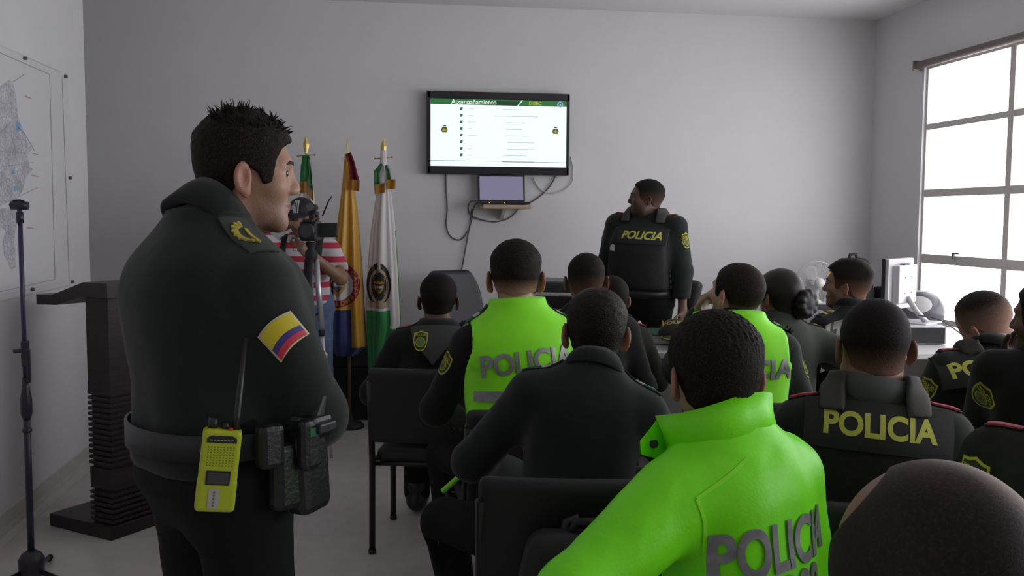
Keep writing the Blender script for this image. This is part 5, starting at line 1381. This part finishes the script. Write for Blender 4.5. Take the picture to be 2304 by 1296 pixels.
lay('cap_badge', [(poly2d([(-.024, -.012), (-.012, -.012), (-.018, .002)]), cw_, .001), (poly2d([(-.010, -.012), (.004, -.012), (-.008, .012), (-.014, .004)]), cw_, .001), (poly2d([(.006, -.012), (.020, -.012), (.006, .020), (-.002, .010)]), cw_, .001)], Hc+Rh@np.array([.038, .085, .078]), -Rh[:, 0], Rh[:, 2], Rh[:, 1], cpb, cpo, .008, .2)
hp_ = mat('headphone_black', (.013, .012, .015), .4)
for sg in (1, -1):
    mb = MB(); c_ = Hc+Rh@np.array([sg*.092, -.008, .0]); mb.lathe([(.03, -.012), (.036, -.004), (.034, .012), (.015, .018)], hp_, 16, Matrix.Translation(c_)@Matrix(Rh.tolist()).to_4x4()@Matrix.Rotation(sg*PI/2, 4, 'Y')); mb.build('ear_cup', None, cm['root'])
# camera pack straps on his shoulders
for sg in (1, -1):
    G = cm['torsoF'].copy(); x, y, z = G.xyz(); q = loc(cm['Rt'], cm['P'], x, y, z); G.D = smax(G.D-.012, np.maximum(np.abs(q[0]-sg*.115)-.026, .55*cm['L']-q[2]), .006); V, Q = G.nets(); mesh('pack_strap', V, Q, blackbag, cm['root'])
back_text(cm, 'UV', mat('badge_blue', (.10, .14, .35), .6), .66, .035, dx=-.085, front=True)
# camera and tripod
tpx = Vector(at(700, 560, 5.45)); tri = thing('tripod', 'silver and black camera tripod in front of the man in the striped shirt', 'tripod', (tpx.x, tpx.y, 0))
chr_ = mat('tripod_silver', (.55, .54, .57), .3, metal=.6)
TZ = float(at(700, 548, 5.45)[2]); zz = lambda y: float(at(700, y, 5.45)[2])
mb = MB(); mb.tube([(0, 0, zz(720)), (0, 0, TZ-.02)], .012, chr_, 10); mb.build('centre_column', None, tri)
mb = MB(); mb.lathe([(.03, TZ-.10), (.035, TZ-.08), (.035, TZ-.05), (.02, TZ-.03), (.028, TZ-.01), (.03, TZ+.01)], capb, 14); mb.build('head', None, tri)
for k, a in enumerate((R(-100), R(20), R(140))):
    ft_ = Vector((.11*math.cos(a), .11*math.sin(a), .012)); tp_ = Vector((.03*math.cos(a), .03*math.sin(a), TZ-.09)); mid = tp_+(ft_-tp_)*.36; mid2 = tp_+(ft_-tp_)*.66
    mb = MB(); mb.tube([tp_, mid], .017, capb if k != 1 else chr_, 10); mb.tube([mid, mid2], .013, chr_, 10); mb.tube([mid2, ft_], .010, chr_, 10); lg_ = mb.build('leg', None, tri)
    mb = MB(); mb.tube([mid-(ft_-tp_)*.01, mid+(ft_-tp_)*.02], .019, capb, 10); mb.tube([mid2-(ft_-tp_)*.01, mid2+(ft_-tp_)*.02], .017, capb, 10); mb.build('clamp', None, lg_)
mb = MB(); 
for a in (R(-100), R(20), R(140)): mb.tube([(0, 0, zz(715)), (.05*math.cos(a), .05*math.sin(a), zz(705))], .006, capb, 6)
mb.lathe([(.016, zz(725)), (.022, zz(712)), (.016, zz(702))], capb, 10); mb.build('spreader', None, tri)
mb = MB(); mb.tube([(.02, 0, TZ-.06), (-.045, .03, TZ-.18), (-.085, .05, TZ-.31)], [.008, .009, .011], capb, 8); mb.build('pan_handle', None, tri)
vc = thing('video_camera', 'black video camera with fold-out screen mounted on the tripod', 'camera', (tpx.x, tpx.y, TZ+.01), R(176))
vc.scale = (1.15, 1.15, 1.15)
vk = mat('camera_black', (.011, .011, .012), .4)
mb = MB(); mb.box((0, .0, .055), (.085, .20, .10), vk, bev=.012); mb.box((0, .06, .105), (.05, .10, .02), vk, bev=.006); mb.build('body', None, vc)
mb = MB(); mb.lathe([(.036, .0), (.040, .03), (.040, .075), (.034, .08)], vk, 20, Matrix.Translation((0, .09, .055))@Matrix.Rotation(-PI/2, 4, 'X')); mb.lathe([(.031, .0785), (.031, .0795)], mat('camera_lens', (.02, .02, .03), .05), 20, Matrix.Translation((0, .095, .055))@Matrix.Rotation(-PI/2, 4, 'X')); mb.build('lens', None, vc)
mb = MB(); mb.box((-.085, .02, .06), (.105, .012, .072), vk, bev=.006); mb.build('fold_out_screen', None, vc)
mb = MB(); mb.box((-.01, -.03, .145), (.045, .13, .02), vk, bev=.007); mb.box((-.01, .03, .12), (.03, .02, .05), vk, bev=.005); mb.box((-.01, -.085, .12), (.03, .02, .05), vk, bev=.005); mb.build('carry_handle', None, vc)
mb = MB(); mb.tube([(-.015, -.05, .172), (-.015, .13, .175)], .017, mat('mic_foam', (.02, .02, .02), .9), 12); mb.tube([(-.015, .128, .175), (-.015, .134, .175)], .018, mat('camera_ring', (.10, .095, .10), .3), 14); mb.build('microphone', None, vc)
mb = MB(); mb.box((-.035, .09, .118), (.014, .006, .008), mat('camera_red', (.40, .03, .04), .4)); mb.build('record_lamp', None, vc)
mb = MB(); mb.tube([(-.05, -.06, .13), (-.085, -.05, .21), (-.10, -.05, .23)], .004, vk, 6); mb.build('viewfinder_arm', None, vc)

# --- officer presenting
o3 = person('officer in tactical vest standing behind the desk looking at the television', (1454, 405), 6.05, 146, lean=-3, side=-2, hyaw=78, hpitch=4, stand=True, stature=1.70, w=1.18, sh=.89, belly=.05, hs=1.03,
    hd=dict(hw=1.02, jaw=1.12, fat=True, stubble=.5, nose=.99), hair=dict(id='pres', top=.008, sides=.003, fade=(-.04, .05), front=.004), skin='dark', shirt=olive, trousers=trs,
    arms=(dict(wrist=(.33, -.06, .84), pole=(.5, -1, 0)), dict(wrist=(-.30, .06, .80), pole=(-.6, -1, 0), fw=(.1, .35, -.9), pn=(.9, .1, .2), curl=.45)), fold=(.009, 14, .004, 30), h=.010, face=True, seed=5, group='standing people', cloth=.02, res=.8)
o3['shm'] = olive
collar(o3, olive, .038, .078, .02, gap=24)
tactical_vest(o3, vestm, strapm, wide=.158, bot=.10, top=.86, sbot=.93)
back_text(o3, 'POLICIA', yel, .76, .070, dx=-.03, front=True, panel=panelm, panel_h=.105, panel_w=.32, bold=.03, shear=.2)
for sg in (-1, 1):
    mb = MB(); 
    for k in range(5):
        pass
lay('side_strap', [(shift(rect2d(.07, .022), 0, .036*(k-2), R(12)), mat('vest_elastic', (.085, .08, .062), .7), .004) for k in range(5)], o3['T'](-.15*1.17, .03, .30), np.array([.1, -1, 0])*1.0, (0, 0, 1), (-1, .35, 0), o3['vestb'], o3['vest'], .012, .3, thick=.004)
lay('vest_tag', [(poly2d([(-.022, -.018), (.022, -.022), (.02, .012), (.0, .022), (-.02, .010)]), mat('tag_white', (.55, .54, .56), .6), .003)], o3['T'](.155, 0, .60), -o3['Rt'][:, 0], o3['Rt'][:, 2], o3['Rt'][:, 1], o3['vestb'], o3['vest'], .01, .3)
for i in (0, 1): ep_red(o3, i, along=.34)
arm_patch(o3, 1, .085, .34, turn=R(-25)); arm_patch(o3, 0, .085, .34)
ringbelt(o3, .54*1.70+.05, .05, .004, beltm, 'belt')
F = Field((-.30, -.06, 1.20), (-.10, .10, 1.50), .008); 
radm = thing('shoulder_bag', 'dark pouch hanging behind the presenting officer left hip with yellow trim', 'pouch'); radm.location = o3['root'].location; radm.rotation_euler = o3['root'].rotation_euler
F = Field((-.40, -.22, .78), (-.18, .0, 1.12), .008); F.add(rbox((-.30, -.12, .95), (.055, .05, .10), roty(R(-12)), .035)); V, Q = F.nets(); mesh('body', V, Q, capm, radm)
mb = MB(); mb.tube([(-.33, -.12, .86), (-.30, -.17, .86), (-.27, -.12, .86)], .010, yt, 6); mb.build('trim', None, radm)
mb = MB(); mb.tube([(-.285, -.12, .87), (-.265, -.11, .76), (-.26, -.11, .62)], [.02, .016, .014], capm, 8); mb.build('baton', None, radm)

# --- seated audience -------------------------------------------------------------------------------------------
P_ = {}
p4 = person('seated officer at far left of front row with red epaulette and dark hood', (987, 620), 4.3, -12, lean=14, side=-1, hyaw=-10, hpitch=-6, w=.98, hair=dict(id='s4', top=.014, sides=.007, curl=.0015), skin='dark', shirt=olive_d, trousers=trs, seed=21, arms=(dict(wrist=(.12, .36, .66)), dict(wrist=(-.20, .36, .62))))
p4['shm'] = olive_d; collar(p4, olive, .035, .078, .03, drop=.03); ep_red(p4, 1, along=.34); 
hoodm = mat('hood_grey', (.045, .05, .045), .85)
lay('hood', [(poly2d([(-.115, .05), (.115, .05), (.09, -.02), (.0, -.13), (-.09, -.02)]), hoodm, .012)], p4['T'](0, 0, .86), p4['Rt'][:, 0], p4['Rt'][:, 2], -p4['Rt'][:, 1], p4['shirtb'], p4['root'], .02, .3, thick=.012)
arm_s = .078; shp = shield(.066, .092); 
lay('back_patch', [(poly2d(shp), MATS['patch_yellow'], .027), (poly2d([(x*.86, y*.87) for x, y in shp]), MATS['patch_green'], .028), (shift(ell2d(.022, .022), 0, -.006), MATS['patch_yellow'], .029), (shift(ell2d(.019, .019), 0, -.006), MATS['patch_emblem'], .0296), (shift(text2d('POLICIA', .013, .02), 0, .026), MATS['patch_yellow'], .0294)], p4['T'](-.055, 0, .80), p4['Rt'][:, 0], p4['Rt'][:, 2], -p4['Rt'][:, 1], p4['shirtb'], p4['root'], .012, .3)
chair('black visitor chair under the seated officer at far left of front row', p4)

p5 = person('seated officer in lime safety vest at left with back straight and large ears', (1160, 549), 3.42, 2, lean=4, side=-2, hyaw=-6, hpitch=-2, w=1.06, hs=1.08, hd=dict(ears=1.12), hair=dict(id='s5', top=.018, sides=.008, curl=.0035, cf=330, nape=.012, fade=(-.05, .0)), skin='tan', shirt=olive_d, trousers=trs, seed=23, arms=(dict(wrist=(.20, .36, .66)), dict(wrist=(-.20, .34, .66))), legs=dict(splay=(.10, .18), fwd=.38))
p5['shm'] = olive_d; collar(p5, olive, .04, .072, .012)
hivis_vest(p5, hivis)
back_text(p5, 'POLICIA', refl, .695, .105, dx=.005, rot=R(5), bold=.03, wide=.86)
lay('reflective_band', [(rect2d(.36, .038), refl, .004)], p5['T'](0, 0, .485), p5['Rt'][:, 0], p5['Rt'][:, 2], -p5['Rt'][:, 1], p5['vestb'], p5['vest'], .015, .4)
back_text(p5, 'G-243', refl, .405, .055, dx=-.04, bold=.03)
p5['topb'] = p5['vestb']
for i in (0, 1): ep_stripe(p5, i, along=.36)
arm_patch(p5, 1, .08, .30, turn=R(15))
mb = MB(); c0 = p5['T'](-.17, -.12, .10); mb.tube([c0, c0+np.array([-.06, .0, -.05]), c0+np.array([-.13, .03, -.12])], .010, hivis, 6); mb.build('vest_strap', None, p5['vest'])
chair('black visitor chair under the officer in lime vest with straight back', p5)

p6 = person('seated officer with close-cropped sides in front row before black device', (1318, 572), 4.05, 2, lean=8, hyaw=-4, w=.96, legs=dict(fwd=.30), hd=dict(ears=1.15), hair=dict(id='s6', top=.008, sides=.0035, fade=(-.075, .035)), skin='brown', shirt=olive_d, trousers=trs, seed=25)
p6['shm'] = olive_d; collar(p6, olive_d); [ep_bars(p6, i, along=.36) for i in (0, 1)]
p7 = person('seated officer with red epaulette partly hidden before the presenting officer', (1374, 622), 4.62, 6, lean=6, hyaw=8, w=.82, hair=dict(id='s7', top=.007, sides=.004), skin='brown', shirt=camo, trousers=trs, seed=27, legs=dict(fwd=.26))
p7['shm'] = camo; collar(p7, camo); [ep_red(p7, i, along=.36) for i in (0, 1)]
p8 = person('seated officer in plain dark shirt leaning right with green-white epaulettes', (1340, 660), 2.74, -10, lean=14, side=9, hyaw=-8, hpitch=-4, hroll=3, w=.95, hd=dict(ears=1.12), hair=dict(id='s8', top=.019, sides=.010, curl=.0016, cf=180, spec=.12, rough=.5, bump=.8, bs=250), skin='tan', shirt=olive, trousers=trs, seed=29, fold=(.009, 13, .003, 28), arms=(dict(wrist=(.24, .40, .62), pole=(.8, -.2, -.6)), dict(wrist=(-.16, .38, .64), pole=(-.9, -.3, -.5))), legs=dict(splay=(.12, .30)), hunch=.6)
p8['shm'] = olive; collar(p8, olive, .036, .074, .020, drop=.02)
for i in (0, 1): ep_stripe(p8, i, along=.40)
c8 = chair('black visitor chair with backpack hung on it under the leaning officer', p8, dx=.02, dy=-.02)
p9 = person('seated officer in bright lime hooded rain jacket in the foreground', (1607, 716), 1.94, 22, lean=10, side=-3, sh=.77, hyaw=2, hpitch=-2, hroll=-2, w=.86, hs=1.02, legs=dict(fwd=.28, foot=.07, splay=(.10, .03)), hd=dict(ears=1.05), hair=dict(id='s9', top=.020, sides=.013, curl=.0036, cf=640, nape=-.004), skin='tan', shirt=hivis_j, trousers=trs, seed=31, cloth=.027, fold=(.012, 11, .0045, 34), h=.0075, arms=(dict(wrist=(.14, .30, .68), pole=(.3, -.4, -.8)), dict(wrist=(-.34, .24, .62), pole=(-1, -.35, -.3))))
p9['shm'] = hivis_j
def jacket_collar(p, m, r=.098, h=.072):
    N, Hc, Rt = p['N'], p['Hc'], p['Rt']; ax = Rt[:, 2]*.85+Rt[:, 1]*.15; ax = ax/np.linalg.norm(ax); fw = Rt[:, 1]-ax*(ax@Rt[:, 1]); fw /= np.linalg.norm(fw); rt = np.cross(fw, ax)
    o = N+Rt@np.array([0, .012, -.012]); rows = []; k = 44; gap = 38
    def row(c, nrm_, hh, lo=0.0, fl=.012):
        th = .004; P = []
        for rr, z_ in ((0, -.022+lo), (fl*.3, hh*.5), (fl, hh), (fl+th, hh+.001), (fl*.4+th, hh*.5), (th+.003, -.024+lo)): P.append(c+nrm_*rr+ax*z_)
        return P
    for i in range(k+1):
        a = R(90+gap)+R(360-2*gap)*i/k; n_ = rt*math.cos(a)+fw*math.sin(a); rows.append(row(o+n_*r*(1+.10*abs(math.cos(a))), n_, h*(1+.06*math.sin(3*a))))
    a = R(90+gap); n_ = rt*math.cos(a)+fw*math.sin(a); base = o+n_*r*(1+.10*abs(math.cos(a))); d_ = (-rt*.95-fw*.30); d_ /= np.linalg.norm(d_); n2 = -fw*.9+(-rt)*.2
    ext = []
    for t in (.25, .5, .75, 1.0): ext.append(row(base+d_*.118*t, (n_*(1-t)+n2*t)*1.0, h*(1-.55*t), .030*t))
    rows = ext[::-1]+rows
    mb = MB(); mb.grid(rows, m, True, True); mb.bm.faces.ensure_lookup_table()
    ob = mb.build('collar', m, p['root'])
    c_ = base+d_*.070+n2*.010+ax*.022; mb = MB(); q_ = Vector((0, 0, 1)).rotation_difference(Vector(n2)).to_matrix().to_4x4(); mb.lathe([(.0085, -.004), (.0085, .004), (.006, .006)], mat('snap_black', (.012, .012, .012), .35), 14, Matrix.Translation(c_)@q_); mb.build('snap_button', None, ob)
jacket_collar(p9, hivis_j)
seam = mat('jacket_seam', (.28, .98, .02), .6)
def seam_strip(pts, wd=.007):
    P = [Vector((x, y)) for x, y in pts]; L1, L2 = [], []
    for i, q_ in enumerate(P):
        t_ = (P[min(i+1, len(P)-1)]-P[max(i-1, 0)]).normalized(); n_ = Vector((-t_.y, t_.x)); L1.append(tuple(q_+n_*wd/2)); L2.append(tuple(q_-n_*wd/2))
    k = len(P); return (L1+L2, [(i, i+1, k+i+1, k+i) for i in range(k-1)])
O9 = p9['T'](0, 0, .55); b9 = p9['shirtb']
lay('seam', [(seam_strip([(-.165, .115), (-.155, .07), (-.148, .02), (-.140, -.04), (-.128, -.10), (-.115, -.17)]), seam, .001), (seam_strip([(-.165, .115), (-.12, .135), (-.08, .155), (-.05, .172)]), seam, .001)], O9, p9['Rt'][:, 0], p9['Rt'][:, 2], -p9['Rt'][:, 1], b9, p9['shirt'], .012, .4, thick=.0012)
back_text(p9, 'POLICIA', refl, .53, .128, dx=.008, rot=R(1), bold=.03, wide=.66)
back_text(p9, 'B1209', refl, .305, .128, dx=.004, rot=R(1), bold=.03, wide=.66)
chair('black visitor chair under the officer in lime rain jacket', p9, dy=-.05)
p10 = person('seated officer in lime safety vest at right resting chin on hand', (1657, 592), 3.55, -10, lean=4, hyaw=26, hpitch=12, w=1.0, hd=dict(ears=1.08, nose=1.05), hair=dict(id='s10', top=.006, sides=.004, fade=(-.09, -.02), color=(.018, .013, .010)), skin='light', shirt=olive, trousers=trs, seed=33, face=True, arms=(dict(wrist=(.14, .34, .70)), dict(wrist=(-.125, .175, 1.06), pole=(-.3, .2, -1), fw=(.35, .1, .9), pn=(.8, -.5, .1), curl=1.1)))
p10['shm'] = olive; collar(p10, camo, .046, .068, .014)
hivis_vest(p10, hivis); p10['topb'] = p10['vestb']
back_text(p10, 'POLICIA', refl, .68, .10, dx=.0, bold=.03)
for i in (0, 1): ep_stripe(p10, i, along=.36)
arm_patch(p10, 0, .08, .34); arm_patch(p10, 1, .08, .34)
chair('black visitor chair under the officer in lime vest resting chin on hand', p10)
p11 = person('seated woman in olive uniform with black hair in a bun', (1752, 611), 4.2, -2, lean=8, hyaw=24, w=.90, hs=.98, hair=dict(id='s11', top=.016, sides=.013, spec=.3, rough=.4, bump=.2, nape=-.006), skin='brown', shirt=mat('uniform_light_olive', (.040, .046, .036), .82, noise=.08, nscale=25, bump=.1, bscale=500), trousers=trs, seed=35, arms=(dict(wrist=(.255, .10, .80), pole=(.8, -.6, -.3), fw=(.35, .6, .3), pn=(-.9, .3, 0), curl=.5), None))
p11['shm'] = olive; collar(p11, MATS['uniform_light_olive']); [ep_bars(p11, i, along=.36) for i in (0, 1)]
F = Field((-.10, -.24, -.12), (.16, -.02, .08), .005); F.add(ell((.030, -.120, -.020), (.055, .045, .060))); 
rg = np.random.RandomState(4)
for k in range(9): a = k*.7; F.add(ell((.030+.042*math.cos(a), -.140, -.020+.045*math.sin(a)), (.020, .022, .020)), .008)
F.add(ell((.025, -.11, -.065), (.04, .035, .03)), .02)
V, Q = F.nets(); mesh('hair_bun', V*p11['hs']@p11['Rh'].T+p11['Hc'], Q, mat('hair_shiny_black', (.010, .008, .009), .42, bump=.3, bscale=300, spec=.3), p11['root'])
mb = MB(); 
for k in range(0): c_ = p11['Hc']+p11['Rh']@np.array([.03+.05*math.cos(k*1.3), -.160, .02+.012*math.sin(k*2)]); mb.lathe([(.001, 0), (.012, .004), (.012, .010), (.001, .014)], mat('scrunchie', (.02, .018, .022), .25), 10, Matrix.Translation(c_))
mb.build('hair_tie', None, p11['root'])
p12 = person('seated officer in profile with short quiff beside the black backpack', (1906, 590), 4.6, 14, lean=4, hyaw=52, hpitch=4, w=.96, hair=dict(id='s12', top=.024, sides=.005, ridge=.048, z0=.035, zr=.05, fade=(-.06, .04), curl=.001, front=.0), skin='brown', shirt=olive_d, trousers=trs, seed=37, face=True)
p12['shm'] = olive_d; collar(p12, olive_d); [ep_bars(p12, i, along=.36) for i in (0, 1)]; arm_patch(p12, 1, .08, .34)
p13 = person('seated officer with shaved head and tactical vest lettered in yellow on back', (1966, 674), 2.42, -24, lean=10, side=2, hyaw=-14, hpitch=-3, hroll=0, w=1.02, hs=1.05, hd=dict(fat=True, ears=.95, jaw=1.05), hair=dict(id='s13', top=.004, sides=.003, fade=(-.09, .01), color=(.010, .009, .009)), skin='brown', shirt=olive, trousers=trs, seed=39, fold=(.008, 14))
p13['shm'] = olive; collar(p13, mat('uniform_collar', (.062, .072, .064), .85, bump=.1, bscale=500), .048, .082, .014)
tactical_vest(p13, vestm, strapm, wide=.162, bot=.02, top=.84)
back_text(p13, 'POLICIA', yel, .83, .078, dx=.008, rot=R(-1), panel=panelm, panel_h=.12, panel_w=.345, bold=.035, wide=.90)
for i in (0, 1): ep_red(p13, i, along=.42)
arm_patch(p13, 1, .085, .32, turn=R(30)); arm_patch(p13, 0, .085, .32)
lay('strap_tab', [(rect2d(.045, .022), golp, .004)], p13['T'](-.085, 0, .95), p13['Rt'][:, 0], p13['Rt'][:, 1], p13['Rt'][:, 2], p13['shirtb'], p13['root'], .01, .2)
chair('black visitor chair under the shaven officer with yellow-lettered vest', p13, dy=.015)
p14 = person('seated officer with buzz cut leaning left before the window', (2212, 655), 3.5, -8, lean=12, side=-7, sh=.90, hunch=.5, hyaw=24, hpitch=-14, hroll=-20, w=1.02, hd=dict(jaw=1.08, fat=True), hair=dict(id='s14', top=.005, sides=.003, fade=(-.02, .085), color=(.020, .015, .012)), skin='light', shirt=olive, trousers=trs, seed=41, face=False)
p14['shm'] = olive; collar(p14, olive_d, .035, .078, .02)
tactical_vest(p14, vestm, strapm, wide=.162, bot=.02, top=.93, sbot=1.0)
back_text(p14, 'POLICIA', yel, .88, .078, dx=-.06, panel=panelm, panel_h=.12, panel_w=.345, bold=.035)
for i in (0, 1): ep_red(p14, i, along=.42)
arm_patch(p14, 1, .085, .32, turn=R(30))
chair('black visitor chair under the officer with buzz cut by the window', p14, dy=.01)
p15 = person('seated dark-haired officer at right edge with hand raised to mouth', (2362, 634), 2.82, -44, lean=4, w=.80, sh=.90, legs=dict(fwd=.32, splay=(.10, .02)), hyaw=28, hair=dict(id='s15', top=.013, sides=.008, curl=.0015), skin='dark', shirt=olive_d, trousers=trs, seed=43, face=True, hd=dict(stubble=.5), arms=(dict(wrist=(.14, .34, .66)), dict(wrist=(-.11, .21, 1.00), pole=(-.35, .15, -1), fw=(.15, -.1, .95), pn=(.7, -.7, .1), curl=1.0)), res=.85)
p15['shm'] = olive_d; collar(p15, olive_d); arm_patch(p15, 1, .092, .16, turn=R(88), tilt=R(-20))
wv = p15['W'][1]; mb = MB(); dv_ = (wv-p15['E'][1]); dv_ /= np.linalg.norm(dv_); M = Matrix.Translation(wv-dv_*.005)@Vector((0, 0, 1)).rotation_difference(Vector(dv_)).to_matrix().to_4x4(); mb.lathe([(.033, -.010), (.036, -.008), (.036, .008), (.033, .010)], mat('watch_steel', (.55, .54, .56), .2, metal=.8), 20, M); mb.build('wristwatch', None, p15['root'])
p16 = person('seated officer cut off at lower right edge with shield sleeve patch', (2462, 745), 1.92, -48, sh=.88, lean=10, side=0, hyaw=-10, hpitch=-10, w=1.0, hair=dict(id='s16', top=.01, sides=.006), skin='brown', shirt=camo, trousers=trs, seed=45, res=1.2)
p16['shm'] = camo; collar(p16, camo); [ep_red(p16, i, along=.40) for i in (0, 1)]; arm_patch(p16, 1, .085, .10, turn=R(88), tilt=R(18))
def thin_crown(V, c):
    top = np.exp(-(((V[:, 0]-.01)/.055)**2+((V[:, 1]+.005)/.07)**2))*(V[:, 2] > .05)
    right = np.clip((V[:, 0]-.004)/.035, 0, 1)*np.clip((V[:, 2]-.0)/.05, 0, 1)*np.clip((V[:, 1]+.09)/.05, 0, 1)
    return np.clip(c*1.05-.28*top-.95*right, 0, 1)
p17 = person('balding person with close-shaved dark hair cut off at bottom right corner', (2100, 1040), .84, -14, lean=10, hyaw=-4, hpitch=-6, w=1.0, hs=1.06, hd=dict(hw=1.03), hair=dict(id='s17', top=.003, sides=.004, recede=.030, fade=(-.08, -.02), thin=thin_crown, color=(.016, .012, .010), front=.008, rough=.55, bump=.2, bs=900, spec=.18), skin='brown', shirt=olive_d, trousers=trs, seed=47, res=1.3, hres=.0032)
p17['shm'] = olive_d; collar(p17, olive_d)

# backpack hung on the chair behind the leaning officer
cx = c8; M = Matrix.LocRotScale(cx.location, cx.rotation_euler.to_quaternion(), None)
pos = M@Vector((.02, -.405, .40))
hb_ = pack('backpack', 'black backpack with grey straps hanging on the chair behind the leaning officer', (pos.x, pos.y, .38), cx.rotation_euler.z, (.36, .155, .34), mat('bag_nylon', (.013, .012, .014), .6, bump=.15, bscale=200), 8, straps=False)
gst = mat('bag_webbing', (.028, .026, .028), .7)
for a_, b_, c_ in (((-.16, -.06, .03), (-.20, -.09, -.07), (-.12, -.11, -.10)), ((-.07, -.12, .02), (-.075, -.13, -.06), (-.05, -.12, -.10)), ((.06, .01, .31), (.05, .035, .35), (.02, .03, .36)), ((-.06, .01, .31), (-.05, .03, .35), (-.02, .03, .36))):
    mb = MB(); mb.tube([a_, b_, c_], .010, gst, 6); mb.build('strap', None, hb_)
mb = MB(); mb.box((.03, -.105, .235), (.03, .004, .008), mat('buckle', (.35, .34, .34), .25, metal=.6), bev=.001); mb.build('buckle', None, hb_)
mb = MB(); mb.prism(shield(.07, .09), -.002, .002, MATS['patch_green'], frameM((.10, -.075, .31), (1, 0, 0), (0, .3, .95), (0, -.95, .3))); mb.prism(ell2d(.018, .018)[0], .002, .003, MATS['patch_yellow'], frameM((.10, -.075, .31), (1, 0, 0), (0, .3, .95), (0, -.95, .3))); mb.build('patch', None, hb_)

# printed leaflet beside the man in profile
lf = p11['Rz']@(p11['W'][0]+np.array([.035, .06, .05]))+np.array(p11['root'].location); lo_ = thing('leaflet', 'white leaflet with green print held in the hand of the woman with the bun', 'leaflet', lf)
P = [[(-.05+.10*u+.02*v, .02*math.sin(3*u), -.11+.22*v+.03*u) for u in np.linspace(0, 1, 7)] for v in np.linspace(0, 1, 7)]
mb = MB(); fs = mb.grid(P, mat('leaflet_white', (.60, .58, .58), .6))
for i, f in enumerate(fs): f.material_index = mb.mi(mat('leaflet_green', (.13, .16, .09), .6)) if i in (20, 21, 26, 27, 32, 12, 13, 14) else 0
bmesh.ops.solidify(mb.bm, geom=mb.bm.faces[:], thickness=.002); mb.build('sheet', None, lo_)

# ------------------------------------------------------------------ light
w = bpy.data.worlds.new('sky'); SC.world = w; w.use_nodes = True; nt = w.node_tree
bg = nt.nodes['Background']; bg.inputs['Color'].default_value = (1.0, .985, 1.03, 1); bg.inputs['Strength'].default_value = 7.0
for i in range(3):
    L_ = bpy.data.lights.new('window_portal', 'AREA'); L_.shape = 'RECTANGLE'; L_.size = (WY1-WY0)/3; L_.size_y = WZ1-WZ0
    L_.cycles.is_portal = True
    o = bpy.data.objects.new('window_portal', L_); COL.objects.link(o); o.location = (XR+.19, WY0+(WY1-WY0)*(i+.5)/3, (WZ0+WZ1)/2); o.rotation_euler = (PI/2, 0, PI/2)
SC.cycles.use_denoising = True
SC.cycles.max_bounces = 10; SC.cycles.diffuse_bounces = 5; SC.cycles.transparent_max_bounces = 12
SC.view_settings.view_transform = 'Standard'; SC.view_settings.look = 'None'; SC.view_settings.gamma = 1.0; SC.view_settings.use_curve_mapping = False
SC.view_settings.exposure = -0.42
